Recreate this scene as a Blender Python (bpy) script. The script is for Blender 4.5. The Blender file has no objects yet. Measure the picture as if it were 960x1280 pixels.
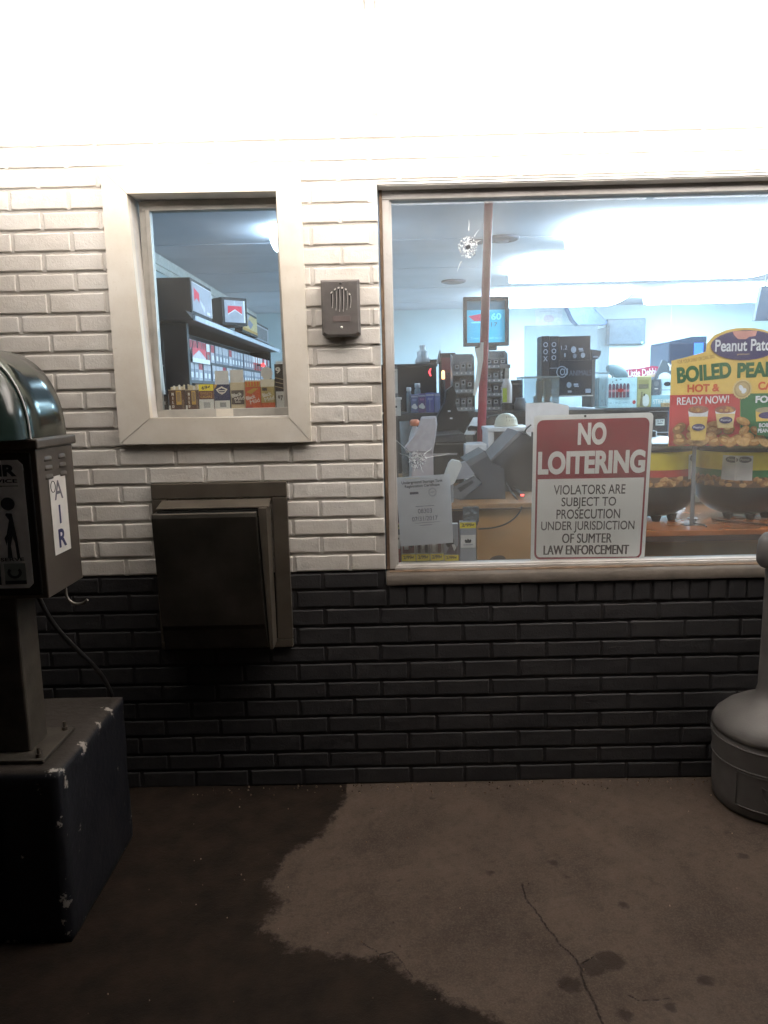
import bpy, math, random
from mathutils import Vector, Matrix, noise
random.seed(7)
R = math.radians
scn = bpy.context.scene
col = scn.collection

# ------------------------------------------------------------------ camera
F, PITCH, ROLL, YAW = 965.1, 0.152744, -0.0232207, -0.006707
CAM = Vector((1.0588, -2.7345, 1.4591))
cd = bpy.data.cameras.new('camera')
cam = bpy.data.objects.new('camera', cd); col.objects.link(cam)
cd.sensor_fit = 'VERTICAL'; cd.sensor_height = 36.0; cd.lens = 36.0 * F / 1280
cd.clip_start = 0.05; cd.clip_end = 400
fwd = Vector((math.sin(YAW) * math.cos(PITCH), math.cos(YAW) * math.cos(PITCH), -math.sin(PITCH)))
rt0 = Vector((math.cos(YAW), -math.sin(YAW), 0)); up0 = rt0.cross(fwd)
rt = rt0 * math.cos(ROLL) + up0 * math.sin(ROLL); up = up0 * math.cos(ROLL) - rt0 * math.sin(ROLL)
mw = Matrix((rt, up, -fwd)).transposed().to_4x4(); mw.translation = CAM
cam.matrix_world = mw
scn.camera = cam

def at(px, py, Y=0.0):
    """point of the place seen at a pixel of the 960x1280 photograph, on the plane y = Y"""
    d = fwd + rt * ((px - 480) / F) + up * ((640 - py) / F)
    return CAM + d * ((Y - CAM.y) / d.y)
def rect(x0, y0, x1, y1, Y):
    mx, my = (x0 + x1) / 2, (y0 + y1) / 2
    return at(x0, my, Y).x, at(x1, my, Y).x, at(mx, y1, Y).z, at(mx, y0, Y).z

# ------------------------------------------------------------------ night sky, exposure
w = bpy.data.worlds.new('World'); scn.world = w; w.use_nodes = True
nt = w.node_tree; bg = nt.nodes['Background']
sk = nt.nodes.new('ShaderNodeTexSky'); sk.sky_type = 'NISHITA'; sk.sun_disc = False
sk.sun_elevation = R(-4); sk.sun_rotation = R(200)
nt.links.new(sk.outputs[0], bg.inputs[0]); bg.inputs[1].default_value = 0.25
scn.view_settings.view_transform = 'Standard'; scn.view_settings.look = 'None'
scn.view_settings.exposure = 0; scn.view_settings.gamma = 1
scn.cycles.use_denoising = True
scn.cycles.max_bounces = 8; scn.cycles.transparent_max_bounces = 24
scn.cycles.sample_clamp_indirect = 6.0
SOFFIT_E = 30.0      # brightness of the fluorescent lenses under the soffit
INSIDE_E = 19.0      # brightness of the fluorescent lenses on the shop ceiling

# ------------------------------------------------------------------ materials
def lin(c): return tuple(((v / 255) / 12.92 if v / 255 <= .04045 else ((v / 255 + .055) / 1.055) ** 2.4) for v in c)
_m = {}
def mat(c, rough=.55, metal=0.0, var=.12, scale=25.0, bump=0.0, bscale=120.0, name=None, spec=.5):
    """painted / printed / plastic surface of sRGB colour c with a little natural unevenness"""
    key = (tuple(c), rough, metal, var, scale, bump, bscale, spec)
    if key in _m: return _m[key]
    m = bpy.data.materials.new(name or 'paint_%02x%02x%02x' % tuple(int(v) for v in c)); m.use_nodes = True
    t = m.node_tree; p = t.nodes['Principled BSDF']; L = t.links.new
    p.inputs['Roughness'].default_value = rough; p.inputs['Metallic'].default_value = metal
    p.inputs['Specular IOR Level'].default_value = spec
    tc = t.nodes.new('ShaderNodeTexCoord')
    n = t.nodes.new('ShaderNodeTexNoise'); n.inputs['Scale'].default_value = scale; n.inputs['Detail'].default_value = 6
    L(tc.outputs['Object'], n.inputs['Vector'])
    mr = t.nodes.new('ShaderNodeMapRange'); mr.inputs[1].default_value = .3; mr.inputs[2].default_value = .7
    mr.inputs[3].default_value = 1 - var; mr.inputs[4].default_value = 1 + var
    L(n.outputs['Fac'], mr.inputs[0])
    h = t.nodes.new('ShaderNodeHueSaturation'); h.inputs['Color'].default_value = (*lin(c), 1)
    L(mr.outputs[0], h.inputs['Value']); L(h.outputs[0], p.inputs['Base Color'])
    if bump:
        n2 = t.nodes.new('ShaderNodeTexNoise'); n2.inputs['Scale'].default_value = bscale; n2.inputs['Detail'].default_value = 5
        L(tc.outputs['Object'], n2.inputs['Vector'])
        b = t.nodes.new('ShaderNodeBump'); b.inputs['Strength'].default_value = bump; b.inputs['Distance'].default_value = .004
        L(n2.outputs['Fac'], b.inputs['Height']); L(b.outputs[0], p.inputs['Normal'])
    _m[key] = m
    return m
def glow(c, s, name='lamp_glow'):
    m = bpy.data.materials.new(name); m.use_nodes = True; t = m.node_tree
    p = t.nodes['Principled BSDF']; p.inputs['Base Color'].default_value = (*lin(c), 1)
    p.inputs['Emission Color'].default_value = (*lin(c), 1); p.inputs['Emission Strength'].default_value = s
    return m
def glass(dust_haze=.035, tint=(250, 253, 255), haze_tint=(225, 222, 215), name='window_glass', rough=.0):  # greasy dust, thickened so its pale veil also paints bloom haze
    m = bpy.data.materials.new(name); m.use_nodes = True; t = m.node_tree; L = t.links.new
    t.nodes.remove(t.nodes['Principled BSDF']); o = t.nodes['Material Output']
    tr = t.nodes.new('ShaderNodeBsdfTransparent'); tr.inputs[0].default_value = (*lin(tint), 1)
    gl = t.nodes.new('ShaderNodeBsdfGlossy'); gl.inputs['Roughness'].default_value = rough
    fr = t.nodes.new('ShaderNodeFresnel'); 
    ge = t.nodes.new('ShaderNodeNewGeometry'); ior = t.nodes.new('ShaderNodeMapRange'); ior.inputs[3].default_value = 1.36; ior.inputs[4].default_value = 1 / 1.36
    L(ge.outputs['Backfacing'], ior.inputs[0]); L(ior.outputs[0], fr.inputs[0])      # the same reflection from both faces of the pane
    m1 = t.nodes.new('ShaderNodeMixShader'); L(fr.outputs[0], m1.inputs[0]); L(tr.outputs[0], m1.inputs[1]); L(gl.outputs[0], m1.inputs[2])
    df = t.nodes.new('ShaderNodeBsdfDiffuse'); df.inputs[0].default_value = (*lin(haze_tint), 1)
    tc = t.nodes.new('ShaderNodeTexCoord'); n = t.nodes.new('ShaderNodeTexNoise'); n.inputs['Scale'].default_value = 3; n.inputs['Detail'].default_value = 8
    L(tc.outputs['Object'], n.inputs['Vector'])
    mr = t.nodes.new('ShaderNodeMapRange'); mr.inputs[1].default_value = .3; mr.inputs[2].default_value = .75
    mr.inputs[3].default_value = dust_haze * .45; mr.inputs[4].default_value = dust_haze * 1.8; L(n.outputs['Fac'], mr.inputs[0])
    m2 = t.nodes.new('ShaderNodeMixShader'); L(mr.outputs[0], m2.inputs[0]); L(m1.outputs[0], m2.inputs[1]); L(df.outputs[0], m2.inputs[2])
    L(m2.outputs[0], o.inputs[0])
    return m

# ------------------------------------------------------------------ mesh builder
class MB:
    def __init__(s): s.v = []; s.f = []; s.mi = []; s.mats = []; s.sm = []; s.M = None
    def mid(s, m):
        if m not in s.mats: s.mats.append(m)
        return s.mats.index(m)
    def add(s, vs, fs, m, smooth=False):
        o = len(s.v); k = s.mid(m)
        s.v += [tuple(s.M @ Vector(p)) if s.M else tuple(p) for p in vs]
        for f in fs: s.f.append([i + o for i in f]); s.mi.append(k); s.sm.append(smooth)
        return s
    def box(s, x0, x1, y0, y1, z0, z1, m):
        return s.hexa([(x0, y0, z0), (x1, y0, z0), (x1, y1, z0), (x0, y1, z0), (x0, y0, z1), (x1, y0, z1), (x1, y1, z1), (x0, y1, z1)], m)
    def hexa(s, p, m):
        return s.add(p, [(0, 3, 2, 1), (4, 5, 6, 7), (0, 1, 5, 4), (1, 2, 6, 5), (2, 3, 7, 6), (3, 0, 4, 7)], m)
    def prism(s, poly, y0, y1, m, smooth=False):      # outline in (x, z), seen from -y; extruded from y0 to y1
        n = len(poly)
        ar = sum(poly[i][0] * poly[(i + 1) % n][1] - poly[(i + 1) % n][0] * poly[i][1] for i in range(n))
        if ar < 0: poly = poly[::-1]
        s.add([(x, y0, z) for x, z in poly] + [(x, y1, z) for x, z in poly], [tuple(range(n)), tuple(range(2 * n - 1, n - 1, -1))], m)
        return s.add([(x, y0, z) for x, z in poly] + [(x, y1, z) for x, z in poly],
                     [(i, n + i, n + (i + 1) % n, (i + 1) % n) for i in range(n)], m, smooth)
    def flat(s, poly, y, m):
        n = len(poly)
        ar = sum(poly[i][0] * poly[(i + 1) % n][1] - poly[(i + 1) % n][0] * poly[i][1] for i in range(n))
        if ar < 0: poly = poly[::-1]
        return s.add([(x, y, z) for x, z in poly], [tuple(range(n))], m)
    def tube(s, pts, r, m, n=10, cap=True):
        pts = [Vector(p) for p in pts]; rs = r if isinstance(r, (list, tuple)) else [r] * len(pts)
        vs = []; fs = []; ref = None
        for i, p in enumerate(pts):
            d = (pts[min(i + 1, len(pts) - 1)] - pts[max(i - 1, 0)]).normalized()
            if ref is None: ref = d.orthogonal().normalized()
            a = (ref - d * ref.dot(d)).normalized(); ref = a; b = d.cross(a)
            vs += [p + (a * math.cos(2 * math.pi * k / n) + b * math.sin(2 * math.pi * k / n)) * rs[i] for k in range(n)]
        for i in range(len(pts) - 1):
            for k in range(n): fs.append((i * n + k, i * n + (k + 1) % n, (i + 1) * n + (k + 1) % n, (i + 1) * n + k))
        s.add(vs, fs, m, True)
        if cap:
            s.add(vs[:n], [tuple(range(n - 1, -1, -1))], m); s.add(vs[-n:], [tuple(range(n))], m)
        return s
    def lathe(s, prof, c, m, n=40, a0=0, a1=2 * math.pi, smooth=True):
        vs = []; fs = []; full = abs(a1 - a0 - 2 * math.pi) < 1e-6; k = n if full else n + 1
        for r, z in prof: vs += [(c[0] + r * math.cos(a0 + (a1 - a0) * i / n), c[1] + r * math.sin(a0 + (a1 - a0) * i / n), c[2] + z) for i in range(k)]
        for j in range(len(prof) - 1):
            for i in range(n):
                i2 = (i + 1) % k; fs.append((j * k + i, j * k + i2, (j + 1) * k + i2, (j + 1) * k + i))
        s.add(vs, fs, m, smooth)
        return s
    def ball(s, c, rx, ry, rz, m, n=16, h=10):
        prof = [(math.sin(math.pi * j / h), -math.cos(math.pi * j / h)) for j in range(h + 1)]
        vs = [(c[0] + rx * r * math.cos(2 * math.pi * i / n), c[1] + ry * r * math.sin(2 * math.pi * i / n), c[2] + rz * z) for r, z in prof for i in range(n)]
        return s.add(vs, [(j * n + i, j * n + (i + 1) % n, (j + 1) * n + (i + 1) % n, (j + 1) * n + i) for j in range(h) for i in range(n)], m, True)
    def ellipse(s, cx, cz, rx, rz, y, m, n=28, wob=0, rot=0):
        c, q = math.cos(rot), math.sin(rot); P = []
        for i in range(n):
            a = 2 * math.pi * i / n; k = 1 + wob * math.sin(2 * a + 1) * .5
            u, v = rx * math.cos(a) * k, rz * math.sin(a) * k
            P.append((cx + u * c - v * q, cz + u * q + v * c))
        return s.flat(P, y, m)
    def text(s, st, x0, x1, z0, z1, y, m, bold=.02, rot=0.0, sp=1.0):
        if bold and any(ch in st for ch in 'MWmw'):      # these glyphs cannot be fattened: print them twice, a hair apart
            d = (z1 - z0) * bold * .9
            s.text(st, x0, x1 - d, z0, z1, y, m, 0, rot, sp); s.text(st, x0 + d * .5, x1 - d * .5, z0, z1, y - .00004, m, 0, rot, sp)
            return s.text(st, x0 + d, x1, z0, z1, y - .00008, m, 0, rot, sp)
        c = bpy.data.curves.new('t', 'FONT'); c.body = st; c.size = 1; c.offset = bold; c.align_x = 'CENTER'; c.resolution_u = 6; c.space_character = sp
        o = bpy.data.objects.new('t', c); me = bpy.data.meshes.new_from_object(o)
        vs = [v.co.copy() for v in me.vertices]; fs = [tuple(p.vertices) for p in me.polygons]
        bpy.data.objects.remove(o); bpy.data.curves.remove(c); bpy.data.meshes.remove(me)
        ax, bx = min(v.x for v in vs), max(v.x for v in vs); ay, by = min(v.y for v in vs), max(v.y for v in vs)
        cx, cz = (x0 + x1) / 2, (z0 + z1) / 2; C, S = math.cos(rot), math.sin(rot); out = []
        for v in vs:
            u = ((v.x - ax) / max(bx - ax, 1e-6) - .5) * (x1 - x0); q = ((v.y - ay) / max(by - ay, 1e-6) - .5) * (z1 - z0)
            out.append((cx + u * C - q * S, y, cz + u * S + q * C))
        return s.add(out, fs, m)
    def prints(s, x0, x1, z0, z1, y, items, step=.0006):
        """printing on a face that looks towards -y, in fractions of the face from its top left corner"""
        X = lambda u: x0 + (x1 - x0) * u
        Z = lambda v: z1 - (z1 - z0) * v
        for it in items:
            y -= step; k = it[0]
            if k == 'r': s.flat([(X(it[1]), Z(it[2])), (X(it[3]), Z(it[2])), (X(it[3]), Z(it[4])), (X(it[1]), Z(it[4]))], y, it[5])
            elif k == 'e': s.ellipse(X(it[1]), Z(it[2]), it[3] * (x1 - x0), it[4] * (z1 - z0), y, it[5], rot=it[6] if len(it) > 6 else 0)
            elif k == 'p': s.flat([(X(u), Z(v)) for u, v in it[1]], y, it[2])
            elif k == 't': s.text(it[6], X(it[1]), X(it[3]), Z(it[4]), Z(it[2]), y, it[5], bold=it[7] if len(it) > 7 else .02, rot=it[8] if len(it) > 8 else 0)
        return s
    def build(s, name, parent=None, bevel=0, ang=35, seg=2, origin=None):
        me = bpy.data.meshes.new(name)
        o3 = Vector(origin) if origin is not None else Vector((0, 0, 0))
        me.from_pydata([Vector(v) - o3 for v in s.v], [], s.f)
        for m in s.mats: me.materials.append(m)
        me.polygons.foreach_set('material_index', s.mi); me.polygons.foreach_set('use_smooth', s.sm)
        me.update()
        ob = bpy.data.objects.new(name, me); col.objects.link(ob); ob.location = o3
        if parent is not None:
            q = parent; base = Vector((0, 0, 0))
            while q is not None: base += q.location; q = q.parent
            ob.parent = parent; ob.location = o3 - base
        if bevel:
            b = ob.modifiers.new('edge', 'BEVEL'); b.width = bevel; b.segments = seg; b.limit_method = 'ANGLE'; b.angle_limit = R(ang); b.harden_normals = False
        return ob

def tag(o, label=None, cat=None, group=None, kind=None):
    if label: o['label'] = label
    if cat: o['category'] = cat
    if group: o['group'] = group
    if kind: o['kind'] = kind
    return o
def thing(name, label, cat, loc=(0, 0, 0), group=None):
    o = bpy.data.objects.new(name, None); col.objects.link(o); o.location = loc; o.empty_display_size = .05
    return tag(o, label, cat, group)
def fuse(mb, name, label, cat, group=None, bevel=0, parent=None):
    """one thing made of one mesh, its origin at the middle of its base"""
    xs, ys, zs = zip(*mb.v)
    return tag(mb.build(name, parent, bevel, origin=((min(xs) + max(xs)) / 2, (min(ys) + max(ys)) / 2, min(zs))), label, cat, group)
def carton(name, label, cat, px, Y, depth, m, items=(), group=None, bevel=.0015, z0=None):
    """a box or card whose front face fills the pixel rectangle px at depth Y"""
    x0, x1, a, b = rect(*px, Y)
    if z0 is not None: a = z0
    mb = MB().box(x0, x1, Y, Y + depth, a, b, m); mb.prints(x0, x1, a, b, Y, items)
    return fuse(mb, name, label, cat, group, bevel if depth > .004 else 0)

WHITE = mat((236, 234, 228), .5); PAPER = mat((226, 226, 224), .8); BLACK = mat((22, 22, 25), .45); INK = mat((30, 30, 34), .7)
DARK = mat((40, 42, 48), .5); RED = mat((170, 28, 38), .5); YEL = mat((240, 214, 50), .55); GREY = mat((120, 122, 126), .5)
NAVY = mat((34, 38, 78), .5); CREAM = mat((222, 208, 180), .6); BROWN = mat((84, 52, 34), .5); ORANGE = mat((206, 84, 32), .5)

# ================================================================== GROUND
def ground_material():
    m = bpy.data.materials.new('stained_concrete'); m.use_nodes = True; t = m.node_tree; L = t.links.new
    p = t.nodes['Principled BSDF']; tc = t.nodes.new('ShaderNodeTexCoord')
    def nz(scale, det=6, rough=.6):
        n = t.nodes.new('ShaderNodeTexNoise'); n.inputs['Scale'].default_value = scale; n.inputs['Detail'].default_value = det; n.inputs['Roughness'].default_value = rough
        L(tc.outputs['Object'], n.inputs['Vector']); return n.outputs['Fac']
    def mrange(v, a, b, c, d):
        r = t.nodes.new('ShaderNodeMapRange'); r.inputs[1].default_value = a; r.inputs[2].default_value = b; r.inputs[3].default_value = c; r.inputs[4].default_value = d
        L(v, r.inputs[0]); return r.outputs[0]
    def math2(op, a, b):
        q = t.nodes.new('ShaderNodeMath'); q.operation = op
        for i, x in enumerate((a, b)):
            if hasattr(x, 'links'): L(x, q.inputs[i])
            else: q.inputs[i].default_value = x
        return q.outputs[0]
    def mix(f, a, b):
        q = t.nodes.new('ShaderNodeMix'); q.data_type = 'RGBA'
        L(f, q.inputs[0])
        for i, x in ((6, a), (7, b)):
            if hasattr(x, 'links'): L(x, q.inputs[i])
            else: q.inputs[i].default_value = (*x, 1)
        return q.outputs[2]
    base = mix(mrange(nz(3.2, 8), .35, .68, 0, 1), (.048, .035, .027), (.092, .067, .051))
    base = mix(mrange(nz(190, 6, .8), .45, .7, 0, .75), base, (.125, .098, .080))
    base = mix(mrange(nz(26, 6, .75), .5, .72, 0, .55), base, (.034, .025, .019))
    def attr(n):
        a = t.nodes.new('ShaderNodeAttribute'); a.attribute_name = n; return a.outputs['Fac']
    wet = math2('ADD', attr('wet'), math2('ADD', math2('MULTIPLY', math2('SUBTRACT', nz(30, 12, .78), .5), .15), math2('MULTIPLY', math2('SUBTRACT', nz(5, 4, .6), .5), .10)))
    wf = mrange(wet, -.014, .012, 0, 1)
    base = mix(wf, base, mix(mrange(nz(9, 8), .35, .7, 0, 1), (.011, .0072, .005), (.026, .017, .0115)))
    gum = math2('ADD', attr('gum'), math2('MULTIPLY', math2('SUBTRACT', nz(42, 8, .75), .5), .05))
    base = mix(mrange(gum, -.002, .010, 0, .72), base, (.020, .0125, .0085))
    crk = math2('ADD', attr('crack'), math2('MULTIPLY', math2('SUBTRACT', nz(90, 4), .5), .006))
    cf = mrange(crk, -.0006, .0016, 0, .9)
    base = mix(cf, base, (.015, .01, .008))
    L(base, p.inputs['Base Color'])
    rr = mrange(nz(12, 6), .3, .7, .62, .85)
    q = t.nodes.new('ShaderNodeMix'); q.data_type = 'FLOAT'; L(wf, q.inputs[0]); L(rr, q.inputs[2]); q.inputs[3].default_value = .8
    L(q.outputs[0], p.inputs['Roughness']); p.inputs['Specular IOR Level'].default_value = .18
    b = t.nodes.new('ShaderNodeBump'); b.inputs['Strength'].default_value = .5; b.inputs['Distance'].default_value = .006
    hgt = math2('SUBTRACT', math2('ADD', nz(60, 10, .7), math2('MULTIPLY', nz(240, 3), .35)), math2('MULTIPLY', cf, 1.2))
    L(hgt, b.inputs['Height']); L(b.outputs[0], p.inputs['Normal'])
    return m
def on_ground(px, py):
    d = fwd + rt * ((px - 480) / F) + up * ((640 - py) / F)
    p = CAM + d * (-CAM.z / d.z); return (p.x, p.y)
def seg_d(p, a, b):
    ax, ay = a; bx, by = b; dx, dy = bx - ax, by - ay; L2 = dx * dx + dy * dy or 1e-9
    u = max(0, min(1, ((p[0] - ax) * dx + (p[1] - ay) * dy) / L2)); return math.hypot(p[0] - ax - u * dx, p[1] - ay - u * dy)
def poly_in(p, P):
    c = False; j = len(P) - 1
    for i in range(len(P)):
        if (P[i][1] > p[1]) != (P[j][1] > p[1]) and p[0] < (P[j][0] - P[i][0]) * (p[1] - P[i][1]) / (P[j][1] - P[i][1]) + P[i][0]: c = not c
        j = i
    return c
stain_edge = [on_ground(*q) for q in [(432, 992), (420, 1012), (404, 1040), (366, 1062), (330, 1104), (346, 1128), (328, 1160), (362, 1180), (404, 1186), (452, 1196), (484, 1196), (506, 1224), (548, 1240), (600, 1262), (640, 1290)]]
stain = [(stain_edge[0][0], .2)] + stain_edge + [(stain_edge[-1][0] + .15, -1.6), (stain_edge[-1][0] + .2, -3.2), (-1.5, -3.2), (-1.5, .2)]
cracks = [[(652, 1104), (656, 1122), (668, 1136), (684, 1160), (700, 1180), (722, 1200), (728, 1222), (738, 1244), (752, 1278), (760, 1300)],
          [(785, 1244), (800, 1250), (822, 1250), (836, 1247)], [(728, 1205), (742, 1195)],
          [(455, 1180), (476, 1192), (490, 1188), (506, 1206), (516, 1222)], [(476, 1192), (470, 1204), (488, 1216)]]
cracks = [[on_ground(*p) for p in c] for c in cracks]
gums = [(613, 1091, 7), (693, 1078, 9), (709, 1095, 6), (780, 1131, 9), (929, 1069, 10), (882, 1224, 11), (838, 1258, 9), (540, 998, 6), (592, 991, 5), (782, 1268, 10), (908, 1040, 5), (762, 1200, 20), (742, 1208, 18), (712, 1230, 16), (464, 1010, 4), (500, 1100, 3), (820, 992, 4)]
gums = [(on_ground(x, y), r / 480.0) for x, y, r in gums]
import numpy as np
GX0, GX1, GY0, GY1, GS = -.35, 2.65, -1.65, .02, .0048
nx, ny = int((GX1 - GX0) / GS), int((GY1 - GY0) / GS)
gxx, gyy = np.meshgrid(np.linspace(GX0, GX1, nx + 1), np.linspace(GY0, GY1, ny + 1)); gxx = gxx.ravel(); gyy = gyy.ravel()
def np_line(P_):
    best = np.full(gxx.shape, 9.0)
    for (ax, ay), (bx, by) in zip(P_[:-1], P_[1:]):
        dx, dy = bx - ax, by - ay; u = np.clip(((gxx - ax) * dx + (gyy - ay) * dy) / (dx * dx + dy * dy), 0, 1)
        best = np.minimum(best, np.hypot(gxx - ax - u * dx, gyy - ay - u * dy))
    return best
ins = np.zeros(gxx.shape, bool); jj = len(stain) - 1
for ii in range(len(stain)):
    (xi, yi), (xj, yj) = stain[ii], stain[jj]
    if yi != yj: ins ^= ((yi > gyy) != (yj > gyy)) & (gxx < (xj - xi) * (gyy - yi) / (yj - yi) + xi)
    jj = ii
wetv = np.clip(np_line(stain_edge), 0, .3) * np.where(ins, 1, -1)
gumv = np.full(gxx.shape, -.05)
for (gx, gy), r in gums: gumv = np.maximum(gumv, r - np.hypot(gxx - gx, (gyy - gy) * 1.1))
def wig(c):      # a crack wanders between its measured points
    out = []
    for (ax, ay), (bx, by) in zip(c[:-1], c[1:]):
        for q in range(5):
            t = q / 5; px, py = ax + (bx - ax) * t, ay + (by - ay) * t
            out.append((px + .006 * noise.noise((px * 45, py * 45, 1)), py + .006 * noise.noise((px * 45, py * 45, 9))))
    return out + [c[-1]]
crkv = np.full(gxx.shape, -.05)
for k, cr in enumerate(cracks): crkv = np.maximum(crkv, (.0034 if k == 0 else .0026) - np_line(wig(cr)))
vs = [(float(a), float(b), .004 * noise.noise((a * 2, b * 2, 0)) - .0015) for a, b in zip(gxx, gyy)]
fs = [(j * (nx + 1) + i, j * (nx + 1) + i + 1, (j + 1) * (nx + 1) + i + 1, (j + 1) * (nx + 1) + i) for j in range(ny) for i in range(nx)]
GM = ground_material()
g = MB(); g.add(vs, fs, GM, True)
far = 60
ringv = [(GX0, GY0), (GX1, GY0), (GX1, GY1), (GX0, GY1)]
g_near = g
pav = g_near.build('pavement'); tag(pav, kind='structure')
for nm, arr in (('wet', wetv), ('gum', gumv), ('crack', crkv)):
    a = pav.data.attributes.new(nm, 'FLOAT', 'POINT'); a.data.foreach_set('value', np.asarray(arr, dtype=np.float32))
# the forecourt around the near slab, one sheet out to the dark (butted against the slab's edges)
g = MB()
z = -.004
g.add([(-far, -far, z), (far, -far, z), (far, GY0, z), (-far, GY0, z)], [(0, 1, 2, 3)], GM)
g.add([(-far, GY0, z), (GX0, GY0, z), (GX0, far, z), (-far, far, z)], [(0, 1, 2, 3)], GM)
g.add([(GX1, GY0, z), (far, GY0, z), (far, far, z), (GX1, far, z)], [(0, 1, 2, 3)], GM)
fc = g.build('ground'); tag(fc, kind='structure')
a = fc.data.attributes.new('wet', 'FLOAT', 'POINT'); a.data.foreach_set('value', [-.3] * len(fc.data.vertices))
for nm in ('gum', 'crack'):
    a = fc.data.attributes.new(nm, 'FLOAT', 'POINT'); a.data.foreach_set('value', [-.05] * len(fc.data.vertices))

# ================================================================== STORE FRONT
store = thing('store_front', 'brick shop front painted white above and black below, with two windows', 'shop front', (1.0, 0, 0))
def brick_paint(c, c2, chip, chipamt, rough, name, bump=.5):
    m = bpy.data.materials.new(name); m.use_nodes = True; t = m.node_tree; L = t.links.new; p = t.nodes['Principled BSDF']
    tc = t.nodes.new('ShaderNodeTexCoord')
    def nz(s, d=6, r=.6):
        n = t.nodes.new('ShaderNodeTexNoise'); n.inputs['Scale'].default_value = s; n.inputs['Detail'].default_value = d; n.inputs['Roughness'].default_value = r
        L(tc.outputs['Object'], n.inputs['Vector']); return n.outputs['Fac']
    def mix(f, a, b):
        q = t.nodes.new('ShaderNodeMix'); q.data_type = 'RGBA'; L(f, q.inputs[0])
        for i, x in ((6, a), (7, b)):
            if hasattr(x, 'links'): L(x, q.inputs[i])
            else: q.inputs[i].default_value = (*x, 1)
        return q.outputs[2]
    def mr(v, a, b, c_, d):
        r = t.nodes.new('ShaderNodeMapRange'); r.inputs[1].default_value = a; r.inputs[2].default_value = b; r.inputs[3].default_value = c_; r.inputs[4].default_value = d
        L(v, r.inputs[0]); return r.outputs[0]
    b = mix(mr(nz(4, 8), .35, .7, 0, 1), lin(c), lin(c2))
    b = mix(mr(nz(70, 4), .62, .72, 0, .5), b, lin(c2))
    b = mix(mr(nz(38, 10, .8), chipamt, chipamt + .03, 0, .8), b, lin(chip))
    L(b, p.inputs['Base Color']); p.inputs['Roughness'].default_value = rough; p.inputs['Specular IOR Level'].default_value = .35
    bp = t.nodes.new('ShaderNodeBump'); bp.inputs['Strength'].default_value = bump; bp.inputs['Distance'].default_value = .0034
    q = t.nodes.new('ShaderNodeMath'); q.operation = 'ADD'; L(nz(120, 10, .72), q.inputs[0]); L(nz(25, 5), q.inputs[1])
    L(q.outputs[0], bp.inputs['Height']); L(bp.outputs[0], p.inputs['Normal'])
    return m
WB = brick_paint((237, 233, 227), (217, 210, 201), (160, 134, 120), .712, .6, 'white_brick_paint')
BB = brick_paint((57, 56, 57), (48, 47, 49), (70, 66, 64), .77, .62, 'black_brick_paint')
WM = brick_paint((222, 218, 212), (200, 194, 186), (150, 138, 128), .74, .75, 'white_joint_paint')
BM_ = brick_paint((49, 48, 49), (41, 40, 42), (60, 56, 54), .78, .6, 'black_joint_paint')
BEDS = [2.2277, 2.1642, 2.0937, 2.028, 1.9577, 1.8924, 1.8265, 1.7532, 1.6877, 1.6211, 1.5556, 1.4899, 1.4226, 1.3546, 1.2871, 1.2197, 1.1526, 1.0868, 1.0199, .9542, .8881, .8203, .755, .6848, .617, .5444, .4781, .4057, .3396, .2689, .2016, .1299, .0644, -.006]
SOF = 2.368
XL, XR = -1.6, 4.2
SW = (.165, .752, 1.345, 2.178)        # service window opening
BW = (1.046, 3.5, .766, 2.156)         # display window opening with its sill
ROWX = (1.046, 3.5)
def brick(mb, x0, x1, z0, z1, m, seed, fine, dep=.0082):
    """one painted brick: rounded, uneven arrises and a slightly bumpy face"""
    nx = max(3, int((x1 - x0) / (.014 if fine else .06))); nz_ = 5 if fine else 3
    off = (noise.noise((seed * 1.7, 3.1, 0)) * .0034, noise.noise((seed * 2.3, 9.1, 0)) * .0022, noise.noise((seed * .7, 1.3, 4)) * .002)
    us = [0, .0016, .0042, .0068] + [.0068 + (x1 - x0 - .0136) * i / nx for i in range(1, nx)] + [x1 - x0 - .0068, x1 - x0 - .0042, x1 - x0 - .0016, x1 - x0]
    ws = [0, .0014, .0038, .0062] + [.0062 + (z1 - z0 - .0124) * i / nz_ for i in range(1, nz_)] + [z1 - z0 - .0062, z1 - z0 - .0038, z1 - z0 - .0014, z1 - z0]
    V = []
    A, B = len(us), len(ws)
    rough = noise.noise((seed * 5.1, 2, 2)); rough = .0005 + max(0, rough - .1) * .0048
    for j, wz in enumerate(ws):
        for i, ux in enumerate(us):
            X, Z = x0 + ux, z0 + wz
            edge = (i in (0, A - 1)) + (j in (0, B - 1)); near = (i in (1, A - 2)) or (j in (1, B - 2))
            n1 = noise.noise((X * 28, Z * 28, seed)); n2 = noise.noise((X * 90, Z * 90, seed + 7))
            y = off[2] + n1 * .0008 + n2 * rough
            if near and not edge: y += .0011
            if edge: y += dep
            jx = n2 * .0024 + off[0]; jz = (noise.noise((X * 60 + 5, seed, Z * 60)) + .8 * noise.noise((X * 14, seed, 3))) * .0019 + off[1]
            if not edge and not near: jx, jz = off[0], off[1]
            V.append((X + jx, y, Z + jz))
    mb.add(V, [(j * A + i, j * A + i + 1, (j + 1) * A + i + 1, (j + 1) * A + i) for j in range(B - 1) for i in range(A - 1)], m, True)
def cut(spans, a, b):
    out = []
    for x0, x1 in spans:
        if b <= x0 or a >= x1: out.append((x0, x1)); continue
        if a - x0 > .022: out.append((x0, a))
        if x1 - b > .022: out.append((b, x1))
    return out
wb, bb, wj, bj = MB(), MB(), MB(), MB()
sd = 0
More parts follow.
